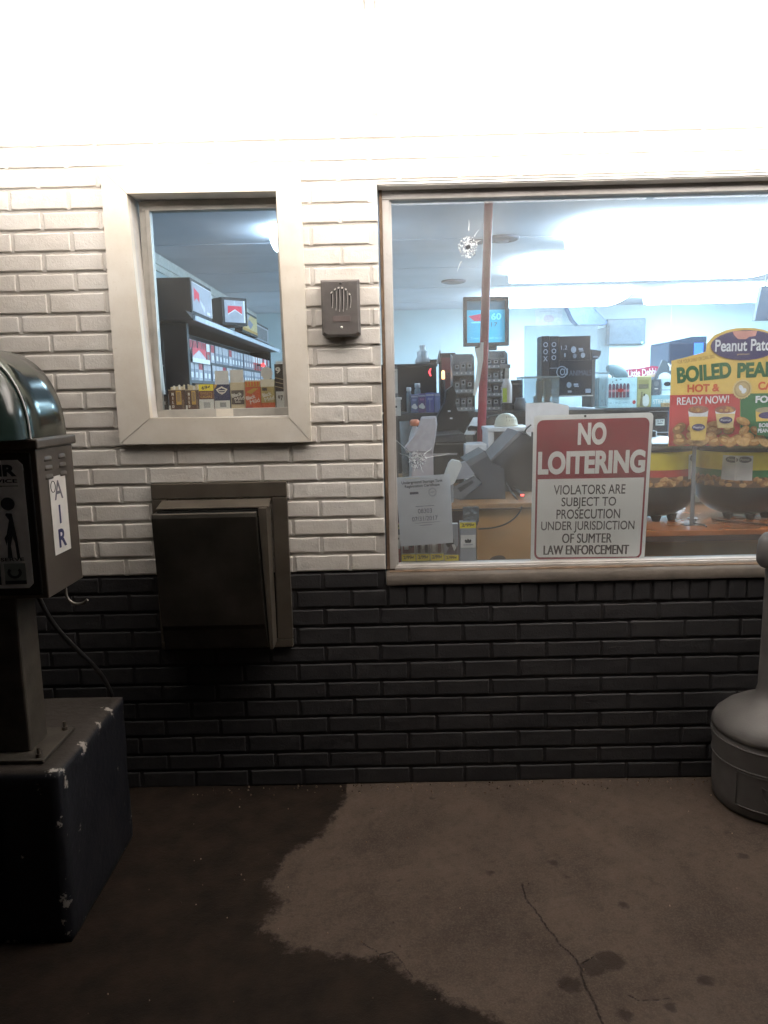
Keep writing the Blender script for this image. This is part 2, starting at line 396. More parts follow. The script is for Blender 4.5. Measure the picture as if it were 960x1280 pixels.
def joint_sheet(mb, x0, x1, z0, z1, m, dep=.0066):
    nx = max(1, int((x1 - x0) / .03)); nz_ = max(1, int((z1 - z0) / .012))
    V = [(x0 + (x1 - x0) * i / nx, dep + .0016 * noise.noise(((x0 + (x1 - x0) * i / nx) * 40, (z0 + (z1 - z0) * j / nz_) * 60, 0)), z0 + (z1 - z0) * j / nz_) for j in range(nz_ + 1) for i in range(nx + 1)]
    mb.add(V, [(j * (nx + 1) + i, j * (nx + 1) + i + 1, (j + 1) * (nx + 1) + i + 1, (j + 1) * (nx + 1) + i) for j in range(nz_) for i in range(nx)], m, True)
tops = [BEDS[0] + .0677, BEDS[0] + .1354]
courses = [(-1, tops[0], tops[1] + .01), (0, BEDS[0], tops[0])] + [(k, BEDS[k], BEDS[k - 1]) for k in range(1, 34)]
for k, z0, z1 in courses:
    ph = 0 if k % 2 == 0 else .1016
    white = k <= 21
    mb, jm, pm, jp = (wb, wj, WB, WM) if white else (bb, bj, BB, BM_)
    # openings cut this course
    holes = []
    if z1 > SW[2] + .02 and z0 < SW[3] - .02: holes.append((SW[0], SW[1]))
    if z1 > .70 and z0 < BW[3] - .012: holes.append((BW[0] - .004, BW[1]))
    xs = [XL]; n = math.ceil((XL - ph) / .2032)
    while ph + n * .2032 < XR - .01:
        xs.append(ph + n * .2032 + noise.noise((n * 3.3, k * 2.1, 0)) * .005); n += 1
    xs.append(XR)
    gap = .0055
    spans = [(xs[i] + gap * .9, xs[i + 1] - gap * .9) for i in range(len(xs) - 1)]
    for h in holes: spans = cut(spans, *h)
    for a_, b_ in spans:
        if b_ - a_ < .02: continue
        sd += 1
        brick(mb, a_, b_, z0 + .0058, z1 - .0044, pm, sd, -.45 < (a_ + b_) / 2 < 2.7, .0082 if white else .007)
    # head joints, nearly filled with paint
    for x in xs[1:-1]:
        if any(h[0] - .01 < x < h[1] + .01 for h in holes): continue
        d = .0034 + .0022 * noise.noise((x * 9, k, 1)); 
        jm.add([(x - gap - .003, d, z0 + .004), (x + gap + .003, d, z0 + .004), (x + gap + .003, d + .001, z1 - .003), (x - gap - .003, d + .001, z1 - .003)], [(0, 1, 2, 3)], jp)
    segs = [(XL, XR)]
    for h in holes: segs = cut(segs, *h)
    for a_, b_ in segs:
        zz0 = z0 + (.004 if k == 21 else 0); zz1 = z1 + (.004 if k == 22 else 0)
        joint_sheet(jm, a_, b_, max(zz0, -.004), zz1, jp, .0066 if white else .0052)
# upright bricks under the display window's sill
x = ROWX[0] + .004
while x < ROWX[1]:
    sd += 1; ww = .0625 + .004 * noise.noise((sd, 0, 0))
    brick(bb, x, x + ww, BEDS[23] + .007, .772 - .006, BB, sd, x < 2.7, .0075); x += ww + .0062
joint_sheet(bj, ROWX[0] - .006, ROWX[1], BEDS[23], .770, BM_, .0056)
# body of the wall behind the brick skin, with openings
body = MB(); PL = mat((200, 205, 206), .8, var=.06, scale=3)
T0, T1 = .0155, .20
for a_ in ((XL, SW[0], 0, SOF), (SW[0], SW[1], 0, SW[2]), (SW[0], SW[1], SW[3], SOF), (SW[1], BW[0] - .004, 0, SOF), (BW[0] - .004, BW[1], 0, .70), (BW[0] - .004, BW[1], BW[3], SOF), (BW[1], XR, 0, SOF)):
    body.box(a_[0], a_[1], T0, T1, a_[2], a_[3], PL)
body.build('wall_core', store)
wj.build('white_mortar', store); wb.build('white_brickwork', store)
bj.build('black_mortar', store); bb.build('black_brickwork', store)
# soffit above
sf = MB(); SFM = mat((238, 236, 232), .6, var=.05, scale=4, name='soffit_paint')
sf.box(XL, XR, -2.2, .2, SOF, SOF + .12, SFM)
sf.box(XL - .03, XR + .03, -2.25, -2.2, SOF - .02, SOF + .45, SFM)
sf.build('soffit', store)

# ---------------------------------------------------------------- service window (left)
TRIM = brick_paint((240, 235, 225), (222, 213, 198), (160, 128, 96), .735, .5, 'cream_trim_paint', .13)
ALU = mat((178, 175, 168), .42, metal=.35, var=.15, scale=18, bump=.08, bscale=90, name='dull_window_metal')
REV = mat((214, 210, 205), .65, var=.12, scale=12)
o = [(at(128, 213).x, at(128, 213).z), (at(375, 207).x, at(375, 207).z), (at(390, 552).x, at(390, 552).z), (at(152, 555).x, at(152, 555).z)]
i_ = [(.204, 2.139), (.704, 2.135), (.716, 1.384), (.232, 1.392)]
swin = MB(); pr = -.021
for k in range(4):
    k2 = (k + 1) % 4; q = .0009
    oA, oB, iB, iA = Vector(o[k]), Vector(o[k2]), Vector(i_[k2]), Vector(i_[k])
    # mitred board, 1 mm short of its neighbours
    e = (oB - oA).normalized() * q
    P4 = [oA + e, oB - e, iB - e, iA + e]
    yy = pr - (.0012 if k % 2 else 0)
    swin.prism([(p.x, p.y) for p in P4], yy, .010, TRIM)
sw_ob = swin.build('service_window', store, bevel=.0025)
fr = MB()
gx0, gx1, gz0, gz1 = .249, .690, 1.417, 2.102
gy = .088
# reveal boards
fr.hexa([(i_[0][0], .010, i_[0][1] + .001), (i_[1][0], .010, i_[1][1] + .001), (i_[1][0], .199, i_[1][1] + .001), (i_[0][0], .199, i_[0][1] + .001), (SW[0], .010, SW[3] - .001), (SW[1], .010, SW[3] - .001), (SW[1], .199, SW[3] - .001), (SW[0], .199, SW[3] - .001)], REV)
fr.hexa([(SW[0] + .002, .0105, SW[2] + .003), (i_[3][0] - .0, .0105, i_[3][1]), (i_[3][0] - .0, .198, i_[3][1]), (SW[0] + .002, .198, SW[2] + .003), (SW[0] + .002, .0105, SW[3] - .003), (i_[0][0], .0105, i_[0][1]), (i_[0][0], .198, i_[0][1]), (SW[0] + .002, .198, SW[3] - .003)], REV)
fr.hexa([(i_[2][0], .0105, i_[2][1]), (SW[1] - .002, .0105, SW[2] + .003), (SW[1] - .002, .198, SW[2] + .003), (i_[2][0], .198, i_[2][1]), (i_[1][0], .0105, i_[1][1]), (SW[1] - .002, .0105, SW[3] - .003), (SW[1] - .002, .198, SW[3] - .003), (i_[1][0], .198, i_[1][1])], REV)
fr.box(SW[0], SW[1], .0105, .112, SW[2] - .004, 1.388, REV); fr.box(SW[0], SW[1], .1125, .30, SW[2] - .004, 1.4152, REV)
# metal sash
fr.box(.222, .712, gy - .02, gy + .02, gz1, 2.136, ALU); fr.box(.224, .712, gy - .02, gy + .02, 1.3885, gz0, ALU)
fr.box(.214, gx0, gy - .018, gy + .018, 1.392, 2.132, ALU); fr.box(gx1, .714, gy - .018, gy + .018, 1.392, 2.132, ALU)
fr.box(.236, gx0 + .003, gy - .024, gy - .018, 1.417, 2.104, ALU)
fr.build('frame', sw_ob, bevel=.0012)
GL1 = glass(.045, name='service_window_glass')
MB().box(gx0 - .006, gx1 + .006, gy - .003, gy + .003, gz0 - .006, gz1 + .006, GL1).build('glass', sw_ob)

# ---------------------------------------------------------------- display window (right)
FRM = brick_paint((206, 203, 200), (166, 161, 156), (100, 84, 70), .67, .6, 'worn_frame_paint', .2)
SILLM = mat((88, 80, 72), .7, var=.25, scale=10, bump=.3, bscale=70, name='weathered_sill')
STAIN_SHADE = mat((104, 84, 66), .8, var=.3, scale=30, name='stained_shaded_groove')  # groove stain, also the painted shadow of the jamb gap
X0, X1 = 1.046, 3.5
fr = MB()
fr.box(X0 + .012, X0 + .036, .062, .12, .815, 2.15, FRM)                # left stile
fr.box(X0 + .0005, X0 + .012, .05, .12, .815, 2.15, STAIN_SHADE)                  # gap at the brick, its brown shadow put into the colour
fr.box(X0 + .036, X0 + .044, .075, .12, .8266, 2.12, FRM)
fr.box(X0, X1, .058, .125, 2.118, 2.1555, FRM)                             # head
fr.box(X0 - .004, X1, -.006, .0, 2.151, 2.157, WHITE)                      # drip strip
fr.box(X0, X1, .0, .058, 2.147, 2.1555, REV)
fr.box(X0 + .03, X1, .066, .12, .812, .8265, FRM)                           # bottom rail
fr.box(X0 + .03, X1, .056, .066, .806, .8215, FRM)
fr.box(X0 + .01, X1, .030, .056, .801, .812, STAIN_SHADE)
fr.box(X1 - .05, X1, .06, .12, .8266, 2.118, FRM)
dw = fr.build('display_window', store, bevel=.0015)
sl = MB()
npt = 90
top_ = []; V = []
for i in range(npt + 1):
    xx = X0 - .002 + (X1 - X0 + .002) * i / npt
    nzv = noise.noise((xx * 14, 0, 0)) * .0025; n2 = noise.noise((xx * 40, 3, 0)) * .003
    V += [(xx, -.006 + nzv * .5, .770 + n2), (xx, -.008 + nzv, .803), (xx, .004, .808 + nzv * .4), (xx, .125, .811)]
sl.add(V, [(i * 4 + k, (i + 1) * 4 + k, (i + 1) * 4 + k + 1, i * 4 + k + 1) for i in range(npt) for k in range(3)], SILLM, True)
sl.box(X0, X1, .004, .2, .765, .800, SILLM)
sl.box(X0, X1, .126, .175, .795, .8165, DARK)                                 # inner ledge
sl.build('sill', dw)
GL2 = glass(.08, name='display_window_glass')
GY = .092
MB().box(X0 + .03, X1 - .03, GY - .003, GY + .003, .82, 2.125, GL2).build('glass', dw)
CRK = mat((240, 244, 246), .3, var=.1, name='shattered_glass'); CRK2 = mat((120, 124, 130), .4, name='crushed_glass')
def bullet(px, py, rad, rays, seed, hole=True):
    rnd = random.Random(seed); c = at(px, py, GY - .004); mb = MB(); y = GY - .0042
    for k in range(420):                       # crushed halo of tiny shards
        a = rnd.uniform(0, 6.283); r = rad * (.24 + .76 * rnd.random() ** 1.25); s_ = rad * rnd.uniform(.03, .15)
        cx, cz = c.x + r * math.cos(a), c.z + r * math.sin(a) * 1.05
        t = rnd.uniform(0, 6.283)
        mb.add([(cx + s_ * math.cos(t + q) * rnd.uniform(.3, 1), y - rnd.uniform(0, .002), cz + s_ * math.sin(t + q) * rnd.uniform(.3, 1)) for q in (0, 2.1, 4.2)], [(0, 1, 2)], CRK if rnd.random() < .62 else CRK2)
    for dx, dz, l0, l1, w_ in rays:            # long radial cracks
        n = math.hypot(dx, dz); ux, uz = dx / n, dz / n; steps = 5; pts = []
        for q in range(steps + 1):
            l = rad * (l0 + (l1 - l0) * q / steps); b = noise.noise((q * .9, seed, dx)) * rad * .08
            pts.append((c.x + ux * l - uz * b, c.z + uz * l + ux * b))
        for q in range(steps):
            (xa, za), (xb, zb) = pts[q], pts[q + 1]; w0 = w_ * (1 - .75 * q / steps); w1 = w_ * (1 - .75 * (q + 1) / steps)
            mb.add([(xa - uz * w0, y, za + ux * w0), (xb - uz * w1, y, zb + ux * w1), (xb + uz * w1, y - .001, zb - ux * w1), (xa + uz * w0, y - .001, za - ux * w0)], [(0, 1, 2, 3)], CRK)
    if hole: mb.ellipse(c.x, c.z, rad * .22, rad * .24, y - .0024, DARK, n=11, wob=.3)
    mb.build('bullet_hole', dw)
bullet(585, 309, .035, [(.05, 1, 1.6, 2.6, .0014), (.6, .9, 1.2, 2.0, .0009), (-.5, -1, 1.5, 2.6, .0018), (1, .5, .9, 1.5, .0008)], 3)
bullet(522, 574, .033, [(-1, .35, .8, 2.1, .0013), (-1, .9, 1, 4.6, .0010), (1, .75, .9, 2.0, .0018), (.4, -1, .6, 1.6, .0008), (1, .15, .8, 3.6, .0007), (-.3, -1, .8, 1.4, .0008)], 5, hole=False)

# ---------------------------------------------------------------- lights under the soffit
def soffit_light(x0, x1, y0, k, label):
    """a bare batten: white spine on the soffit, two sockets and one glowing tube hung just below it"""
    LENS = glow((255, 247, 240), SOFFIT_E * k, 'soffit_tube')
    t = thing('soffit_light', label, 'light', ((x0 + x1) / 2, y0, SOF), 'fluorescent tubes under the soffit')
    for xx in (x0 + .008, x1 - .008): MB().box(xx - .003, xx + .003, y0 - .007, y0 + .007, SOF - .052, SOF - .0005, WHITE).build('socket', t, bevel=.002)
    MB().tube([(x0 + .0145, y0, SOF - .044), (x1 - .0145, y0, SOF - .044)], .019, LENS, n=14).build('tube', t)
n_ = 0
for y0, k, row in ((-.16, .42, 'nearest the bricks'), (-.36, .72, 'in the second row'), (-.56, .68, 'in the third row'), (-.78, .55, 'in the outermost row')):
    for x0, x1, kk, pl_ in ((-.34, 1.035, .36, 'over the service window'), (1.045, 2.275, 1.0, 'above the red pole'), (2.285, 3.51, 1.0, 'above the boiled peanut sign')):
        if kk < 1 and y0 > -.2: kk = 1.0                     # tubes at this end set dimmer, save the one by the wall
        soffit_light(x0, x1, y0, k * kk, 'white fluorescent tube under the soffit %s, %s' % (pl_, row))

# ================================================================== OUTSIDE THINGS
# ---- intercom on the brick pier
IM = mat((104, 100, 98), .45, metal=.2, var=.12, scale=30, bump=.1, bscale=150, name='grey_intercom_metal'); IM2 = mat((58, 56, 56), .5, name='intercom_side')
x0, x1, z0, z1 = rect(402, 350, 450, 422, -.03)
z0 = at(425, 421, -.03).z
it = thing('intercom', 'grey metal speaker box with slotted grille on the white brick between the windows', 'intercom', ((x0 + x1) / 2, 0, z0))
yF = -.048; b = .0075
mb = MB(); P = lambda d: [(x0 + d, z0 + d + .008), (x0 + d + .012, z0 + d), (x1 - d - .012, z0 + d), (x1 - d, z0 + d + .008), (x1 - d, z1 - d), (x0 + d, z1 - d)]
A, B = P(0), P(b); n = len(A)
mb.add([(x, .0, z) for x, z in A] + [(x, yF + .012, z) for x, z in A] + [(x, yF, z) for x, z in B], [(i, i + n, (i + 1) % n + n, (i + 1) % n) for i in range(n)] + [(i + n, i + 2 * n, (i + 1) % n + 2 * n, (i + 1) % n + n) for i in range(n)] + [tuple(range(2 * n, 3 * n))], IM)
cx = (x0 + x1) / 2 + .002; W = x1 - x0; H = z1 - z0
case = mb.build('case', it)
case.data.flip_normals() if False else None
gr = MB(); DK = mat((30, 30, 32), .6); SHI = mat((226, 224, 220), .3, metal=.15, name='glint_white')  # near-white: glints of the grille edges put into the colour
for k in range(6):
    u = (k - 2.5) / 2.5; gx = cx + u * W * .235
    zt = z0 + H * (.835 - .085 * u * u - (.03 if k == 5 else 0)); zb = z0 + H * (.47 + .05 * abs(u) ** 2)
    gr.prism([(gx - .0022, zb), (gx + .0022, zb + .003), (gx + .0022, zt), (gx - .0022, zt)], yF - .0004, yF + .001, DK)
    gr.tube([(gx + .0034, yF - .001, zt - .002), (gx + .0036, yF - .002, (zt + zb) / 2), (gx + .001, yF - .001, zb - .004 - .004 * (1 - abs(u)))], .0007, SHI, n=6)
    gr.prism([(gx - .0036, zt + .001), (gx + .0026, zt + .0015 - .002 * u), (gx + .003, zt + .0062 - .003 * u), (gx - .003, zt + .0062 + .002 * u)], yF - .0035, yF + .001, SHI)  # pale slivers drawn as glints beside and above each slot
gr.build('grille', it)
pl = MB(); pl.box(cx - W * .23, cx + W * .23, yF - .0012, yF, z0 + H * .26, z0 + H * .36, mat((104, 94, 92), .6)); pl.build('name_plate', it, bevel=.0006)
for zz in (.16, .93):
    sc = MB(); sc.lathe([(0, -.0022), (.003, -.0018), (.0044, 0)], (0, 0, 0), SHI if zz < .5 else IM2, n=14)
    sc.v = [(cx + vx, yF + vz, z0 + H * zz + vy) for vx, vy, vz in sc.v]; sc.build('screw', it)

# ---- pass drawer let into the wall
DM = mat((84, 80, 74), .36, metal=.85, var=.35, scale=5, bump=.06, bscale=200, name='brushed_steel_drawer'); DM2 = mat((96, 89, 80), .32, metal=.3, var=.2, scale=9, name='brushed_steel_flange')
DMD = mat((20, 19, 18), .6, name='drawer_gap')
fx0, fx1, fz0, fz1 = .214, .697, .548, 1.158
dr = thing('pass_drawer', 'brushed steel cash drawer box set in the wall below the service window', 'drawer', ((fx0 + fx1) / 2, 0, fz0))
mb = MB(); t = .055
mb.box(fx0, fx1, -.016, .010, fz1 - t, fz1, DM2); mb.box(fx0, fx1, -.016, .010, fz0, fz0 + .03, DM2)
mb.box(fx0, fx0 + t, -.0155, .010, fz0 + .0302, fz1 - t - .0002, DM2); mb.box(fx1 - t, fx1, -.0155, .010, fz0 + .0302, fz1 - t - .0002, DM2)
mb.build('flange', dr, bevel=.003)
bx0, bx1 = .252, fx1 - t - .001; by = -.115; bz1 = 1.066
mb = MB()   # hood that slopes out over the drawer
mb.add([(bx0, -.0165, fz1 - .058), (bx1, -.0165, fz1 - .058), (bx1, -.094, fz1 - .076), (bx0, -.094, fz1 - .076), (bx0, -.0165, fz1 - .062), (bx1, -.0165, fz1 - .062), (bx1, -.094, fz1 - .0815), (bx0, -.094, fz1 - .0815)],
       [(0, 3, 2, 1), (4, 5, 6, 7), (0, 1, 5, 4), (1, 2, 6, 5), (2, 3, 7, 6), (3, 0, 4, 7)], DM2); mb.build('hood', dr, bevel=.0015)
mb = MB(); mb.box(bx0 + .004, bx1 - .026, -.098, -.016, 1.045, 1.072, DMD); mb.build('slot', dr)
mb = MB()   # tilting front with a crease near its foot
fr_ = [(-.118, bz1), (-.124, 1.05), (-.128, .80), (-.127, .670), (-.121, .652), (-.114, .582)]
xa, xb = bx0 - .010, bx1 - .038
V = [];  nn = len(fr_)
for xx in (xa, xb): V += [(xx + (.016 * (bz1 - zz) / .5 if xx == xa else .020 * (bz1 - zz) / .5), yy, zz) for yy, zz in fr_]
for xx in (xa, xb): V += [(xx + (.016 * (bz1 - zz) / .5 if xx == xa else .020 * (bz1 - zz) / .5), -.018, zz) for yy, zz in fr_]
F_ = [(i, i + 1, nn + i + 1, nn + i) for i in range(nn - 1)] + [(2 * nn + i, 2 * nn + i + 1, i + 1, i) for i in range(nn - 1)] + [(nn + i, nn + i + 1, 3 * nn + i + 1, 3 * nn + i) for i in range(nn - 1)]
F_ += [(0, nn, 3 * nn, 2 * nn), (nn - 1, 3 * nn - 1, 4 * nn - 1, 2 * nn - 1)]
mb.add(V, F_, DM); mb.build('drawer_front', dr, bevel=.0025)
mb = MB(); mb.hexa([(xb + .024, -.110, .572), (bx1 - .002, -.110, .572), (bx1 - .002, -.0165, .572), (xb + .024, -.0165, .572), (xb + .006, -.116, bz1 + .012), (bx1 - .004, -.116, bz1 + .012), (bx1 - .004, -.0165, bz1 + .012), (xb + .006, -.0165, bz1 + .012)], DM2); mb.build('side_rail', dr, bevel=.0015)

# ---- painted concrete block that carries the air machine
def chipped():
    m = bpy.data.materials.new('chipped_blue_paint'); m.use_nodes = True; t = m.node_tree; L = t.links.new; p = t.nodes['Principled BSDF']
    tc = t.nodes.new('ShaderNodeTexCoord')
    def nz(s, d=6, r=.6):
        n = t.nodes.new('ShaderNodeTexNoise'); n.inputs['Scale'].default_value = s; n.inputs['Detail'].default_value = d; n.inputs['Roughness'].default_value = r
        L(tc.outputs['Object'], n.inputs['Vector']); return n.outputs['Fac']
    def mr(v, a, b, c_, d):
        r = t.nodes.new('ShaderNodeMapRange'); r.inputs[1].default_value = a; r.inputs[2].default_value = b; r.inputs[3].default_value = c_; r.inputs[4].default_value = d
        L(v, r.inputs[0]); return r.outputs[0]
    def mix(f, a, b):
        q = t.nodes.new('ShaderNodeMix'); q.data_type = 'RGBA'; L(f, q.inputs[0])
        for i, x in ((6, a), (7, b)):
            if hasattr(x, 'links'): L(x, q.inputs[i])
            else: q.inputs[i].default_value = (*x, 1)
        return q.outputs[2]
    at_ = t.nodes.new('ShaderNodeAttribute'); at_.attribute_name = 'edge'
    b = mix(mr(nz(5, 8), .35, .65, 0, 1), (.007, .008, .013), (.012, .013, .018))
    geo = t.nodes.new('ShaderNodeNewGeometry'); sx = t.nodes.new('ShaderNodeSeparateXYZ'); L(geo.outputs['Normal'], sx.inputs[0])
    b = mix(mr(sx.outputs[2], .5, .8, 0, .85), b, (.040, .032, .026))                   # upward faces paler and browner
    s = t.nodes.new('ShaderNodeMath'); s.operation = 'ADD'; L(nz(15, 10, .7), s.inputs[0]); L(mr(at_.outputs['Fac'], 0, 1, 0, .085), s.inputs[1])
    b = mix(mr(s.outputs[0], .655, .67, 0, 1), b, (.34, .31, .28))
    L(b, p.inputs['Base Color']); p.inputs['Roughness'].default_value = .55
    bp = t.nodes.new('ShaderNodeBump'); bp.inputs['Strength'].default_value = .4; bp.inputs['Distance'].default_value = .006
    L(nz(40, 8), bp.inputs['Height']); L(bp.outputs[0], p.inputs['Normal'])
    return m
bt, bf, br_ = .497, -.837, -.315
mb = MB(); CB = chipped(); nseg = 16
V = []; ed = []
xl_b, xl_t = -.50, -.49; xr_b, xr_t = .172, .176
import itertools
def cube_grid(n):
    """unit cube with n x n faces, shared arrises"""
    idx = {}; vs = []; fs = []
    def vid(p):
        if p not in idx: idx[p] = len(vs); vs.append(p)
        return idx[p]
    for ax in range(3):
        for side in (0, n):
            for i in range(n):
                for j in range(n):
                    q = []
                    for a_, b_ in ((i, j), (i + 1, j), (i + 1, j + 1), (i, j + 1)):
                        p = [0, 0, 0]; p[ax] = side; p[(ax + 1) % 3] = a_; p[(ax + 2) % 3] = b_; q.append(vid(tuple(p)))
                    fs.append(tuple(q if side else q[::-1]))
    return [tuple(c / n for c in v) for v in vs], fs
cv, cf = cube_grid(24)
for u, v, ww in cv:
    xx = (xl_b + (xl_t - xl_b) * ww) * (1 - u) + (xr_b + (xr_t - xr_b) * ww) * u
    yy = bf + (br_ - bf) * v; zz = -.006 + (bt + .006) * ww
    du, dv, dw_ = min(u, 1 - u), min(v, 1 - v), min(ww, 1 - ww)
    near = sorted((du * .68, dv * .52, dw_ * .5))
    e = max(0, 1 - near[1] / .05)
    k = noise.noise((xx * 9, yy * 9, zz * 9)) * .004
    cxm, cym = -.16, -.58
    rr = .006 * max(0, 1 - near[1] / .018)
    xx += (-rr if u > .5 else rr) if du < .06 else 0; yy += (-rr if v > .5 else rr) if dv < .06 else 0; zz -= rr if ww > .94 else 0
    V.append((xx + k, yy + k * .7, zz + k * .5 * (ww > .05))); ed.append(e)
mb.add(V, cf, CB, True)
blk = fuse(mb, 'concrete_plinth', 'chipped dark blue concrete block standing on the pavement under the air machine', 'plinth')
a = blk.data.attributes.new('edge', 'FLOAT', 'POINT'); a.data.foreach_set('value', ed)

# ---- coin air machine on a post
am = thing('air_machine', 'coin air pump machine with a domed top on a post, AIR sticker on its side', 'air machine', (-.01, -.69, bt))
AMM = mat((82, 75, 68), .42, metal=.25, var=.2, scale=7, bump=.05, bscale=200, name='air_machine_steel'); AMB = mat((40, 38, 38), .45, metal=.3, var=.15, name='air_machine_black')
POST = mat((78, 73, 66), .5, metal=.2, var=.25, scale=20, bump=.15, name='scuffed_post')
mx0, mx1, my0, my1, mz0, mz1 = -.20, .176, -.80, -.575, .955, 1.352
mb = MB(); mb.box(mx0, mx1, my0, my1, mz0, mz1 - .012, AMM); mb.box(mx0 + .012, mx1 - .014, my0 - .004, my0 + .002, mz0 + .01, mz1 - .02, AMB)
mb.build('cabinet', am, bevel=.006)
mb = MB(); mb.box(mx0 - .008, mx1 + .010, my0 - .010, my1 + .010, mz1 - .0118, mz1 + .014, AMM); mb.build('rim', am, bevel=.005)
# barrel hood: glossy sheet over a dark face with a lit-looking lens
HD = mat((70, 76, 72), .13, metal=.9, var=.1, scale=5, bump=.015, bscale=12, name='polished_hood'); HF = mat((40, 54, 50), .12, var=.2, scale=4, name='dark_green_hood_face')
hcx, ha, hb, hz = -.012, .180, .232, mz1 + .0142
def hood_pt(a, k=1.0):
    c, s_ = math.cos(a), math.sin(a); e = 2 / 2.25
    return hcx + ha * k * math.copysign(abs(c) ** e, c), hz + hb * k * abs(s_) ** e
mb = MB(); n = 44
ys_ = [my0, my0 + .012, -.72, -.65, my1 - .012, my1]; ks = [.97, 1, 1, 1, 1, .97]
V = [(hood_pt(math.pi * i / n, k)[0], y, hood_pt(math.pi * i / n, k)[1]) for y, k in zip(ys_, ks) for i in range(n + 1)]
mb.add(V, [(j * (n + 1) + i, (j + 1) * (n + 1) + i, (j + 1) * (n + 1) + i + 1, j * (n + 1) + i + 1) for j in range(len(ys_) - 1) for i in range(n)], HD, True)
mb.flat([hood_pt(math.pi * i / n, .97) for i in range(n + 1)], my1, HD)
mb.build('hood', am)
mb = MB(); rk_ = 14; BUL = .13          # the face bulges out like a visor
V = [(hood_pt(math.pi * i / n, .975 * math.cos(math.pi / 2 * q / rk_))[0], my0 + .003 - BUL * math.sin(math.pi / 2 * q / rk_), hood_pt(math.pi * i / n, .975 * math.cos(math.pi / 2 * q / rk_))[1]) for q in range(rk_ + 1) for i in range(n + 1)]
mb.add(V, [(q * (n + 1) + i, q * (n + 1) + i + 1, (q + 1) * (n + 1) + i + 1, (q + 1) * (n + 1) + i) for q in range(rk_) for i in range(n)], HF, True); mb.build('hood_face', am)
mb = MB(); mb.tube([(hood_pt(math.pi * i / n, .99)[0], my0 - .001, hood_pt(math.pi * i / n, .99)[1]) for i in range(n + 1)], .0028, SHI, n=6, cap=False); mb.build('hood_trim', am)
GLB = mat((206, 214, 208), .18, var=.08, scale=10, name='milky_lamp_cover')
mb = MB(); 
V = [(hcx + .128 * math.cos(math.pi / 2 * q / 10) * math.cos(math.pi * i / 32), my0 - .030 - .125 * math.sin(math.pi / 2 * q / 10), hz + .004 + .150 * math.cos(math.pi / 2 * q / 10) * math.sin(math.pi * i / 32)) for q in range(11) for i in range(33)]
mb.add(V, [(q * 33 + i, q * 33 + i + 1, (q + 1) * 33 + i + 1, (q + 1) * 33 + i) for q in range(10) for i in range(32)], GLB, True); mb.build('lamp_cover', am)
# louvres on the right side, AIR sticker
for zc in range(3):
    for yc in (-.735, -.648):
        mb = MB(); z = mz1 - .032 - zc * .0235
        V = []
        for i in range(9):
            a = math.pi * i / 8
            for j in range(5):
                u = j / 4; V.append((mx1 - .001 + .007 * math.sin(a) * u ** .7 * (1 if j < 4 else .25), yc + .024 * -math.cos(a), z - .015 * min(u, .76) / .76))
        mb.add(V, [(i * 5 + j, (i + 1) * 5 + j, (i + 1) * 5 + j + 1, i * 5 + j + 1) for i in range(8) for j in range(4)], AMM, True); mb.build('louvre', am)
def side_sheet(y0, y1, z0, z1, off, m, mb):     # faces +x
    mb.add([(mx1 + off, y0, z0), (mx1 + off, y1, z0), (mx1 + off, y1, z1), (mx1 + off, y0, z1)], [(0, 1, 2, 3)], m)
mb = MB(); sy0, sy1 = -.742, -.640; 
STK = mat((218, 214, 208), .5, var=.08, scale=20, name='sticker_white'); BLU = mat((46, 48, 88), .5, name='sticker_blue')
mb.box(mx1 + .0002, mx1 + .0009, sy0, sy1, 1.055, 1.262, STK)
def side_text(s_, y0, y1, z0, z1, m, bold):
    tb = MB(); tb.text(s_, 0, 1, z0, z1, 0, m, bold=bold); mb.add([(mx1 + .0013, y0 + (y1 - y0) * v[0], v[2]) for v in tb.v], tb.f, m)
side_text('A', -.718, -.664, 1.199, 1.250, mat((96, 92, 100), .5), .012); side_text('I', -.699, -.688, 1.134, 1.184, BLU, .01); side_text('R', -.714, -.665, 1.070, 1.120, BLU, .03)
ring = [(mx1 + .0014, -.722 + .014 * math.cos(a), 1.236 + .015 * math.sin(a)) for a in [i * .42 for i in range(16)]]
mb.tube(ring, .0009, INK, n=5, cap=False)
mb.build('side_sticker', am)
# instruction plate on the front
mb = MB(); fx0_, fx1_, fz0_, fz1_ = -.163, .142, .985, 1.315; yp = my0 - .0042
PLT = mat((232, 232, 232), .5, var=.1, name='instruction_plate'); PD = mat((46, 52, 62), .5); PG = mat((138, 148, 146), .5)
mb.prism([(fx0_ + .012, fz0_), (fx1_ - .012, fz0_), (fx1_, fz0_ + .012), (fx1_, fz1_ - .012), (fx1_ - .012, fz1_), (fx0_ + .012, fz1_), (fx0_, fz1_ - .012), (fx0_, fz0_ + .012)], yp - .0012, yp, PLT)
fig = lambda cx_: [(cx_ - .045, .66), (cx_ - .03, .56), (cx_ + .005, .46), (cx_ - .03, .42), (cx_ - .02, .405), (cx_ + .04, .41), (cx_ + .052, .49), (cx_ + .07, .60), (cx_ + .085, .76), (cx_ + .055, .765), (cx_ + .045, .64), (cx_ + .025, .585), (cx_ + .0, .66), (cx_ + .005, .76), (cx_ - .045, .76), (cx_ - .03, .62), (cx_ - .005, .54), (cx_ - .06, .60)]
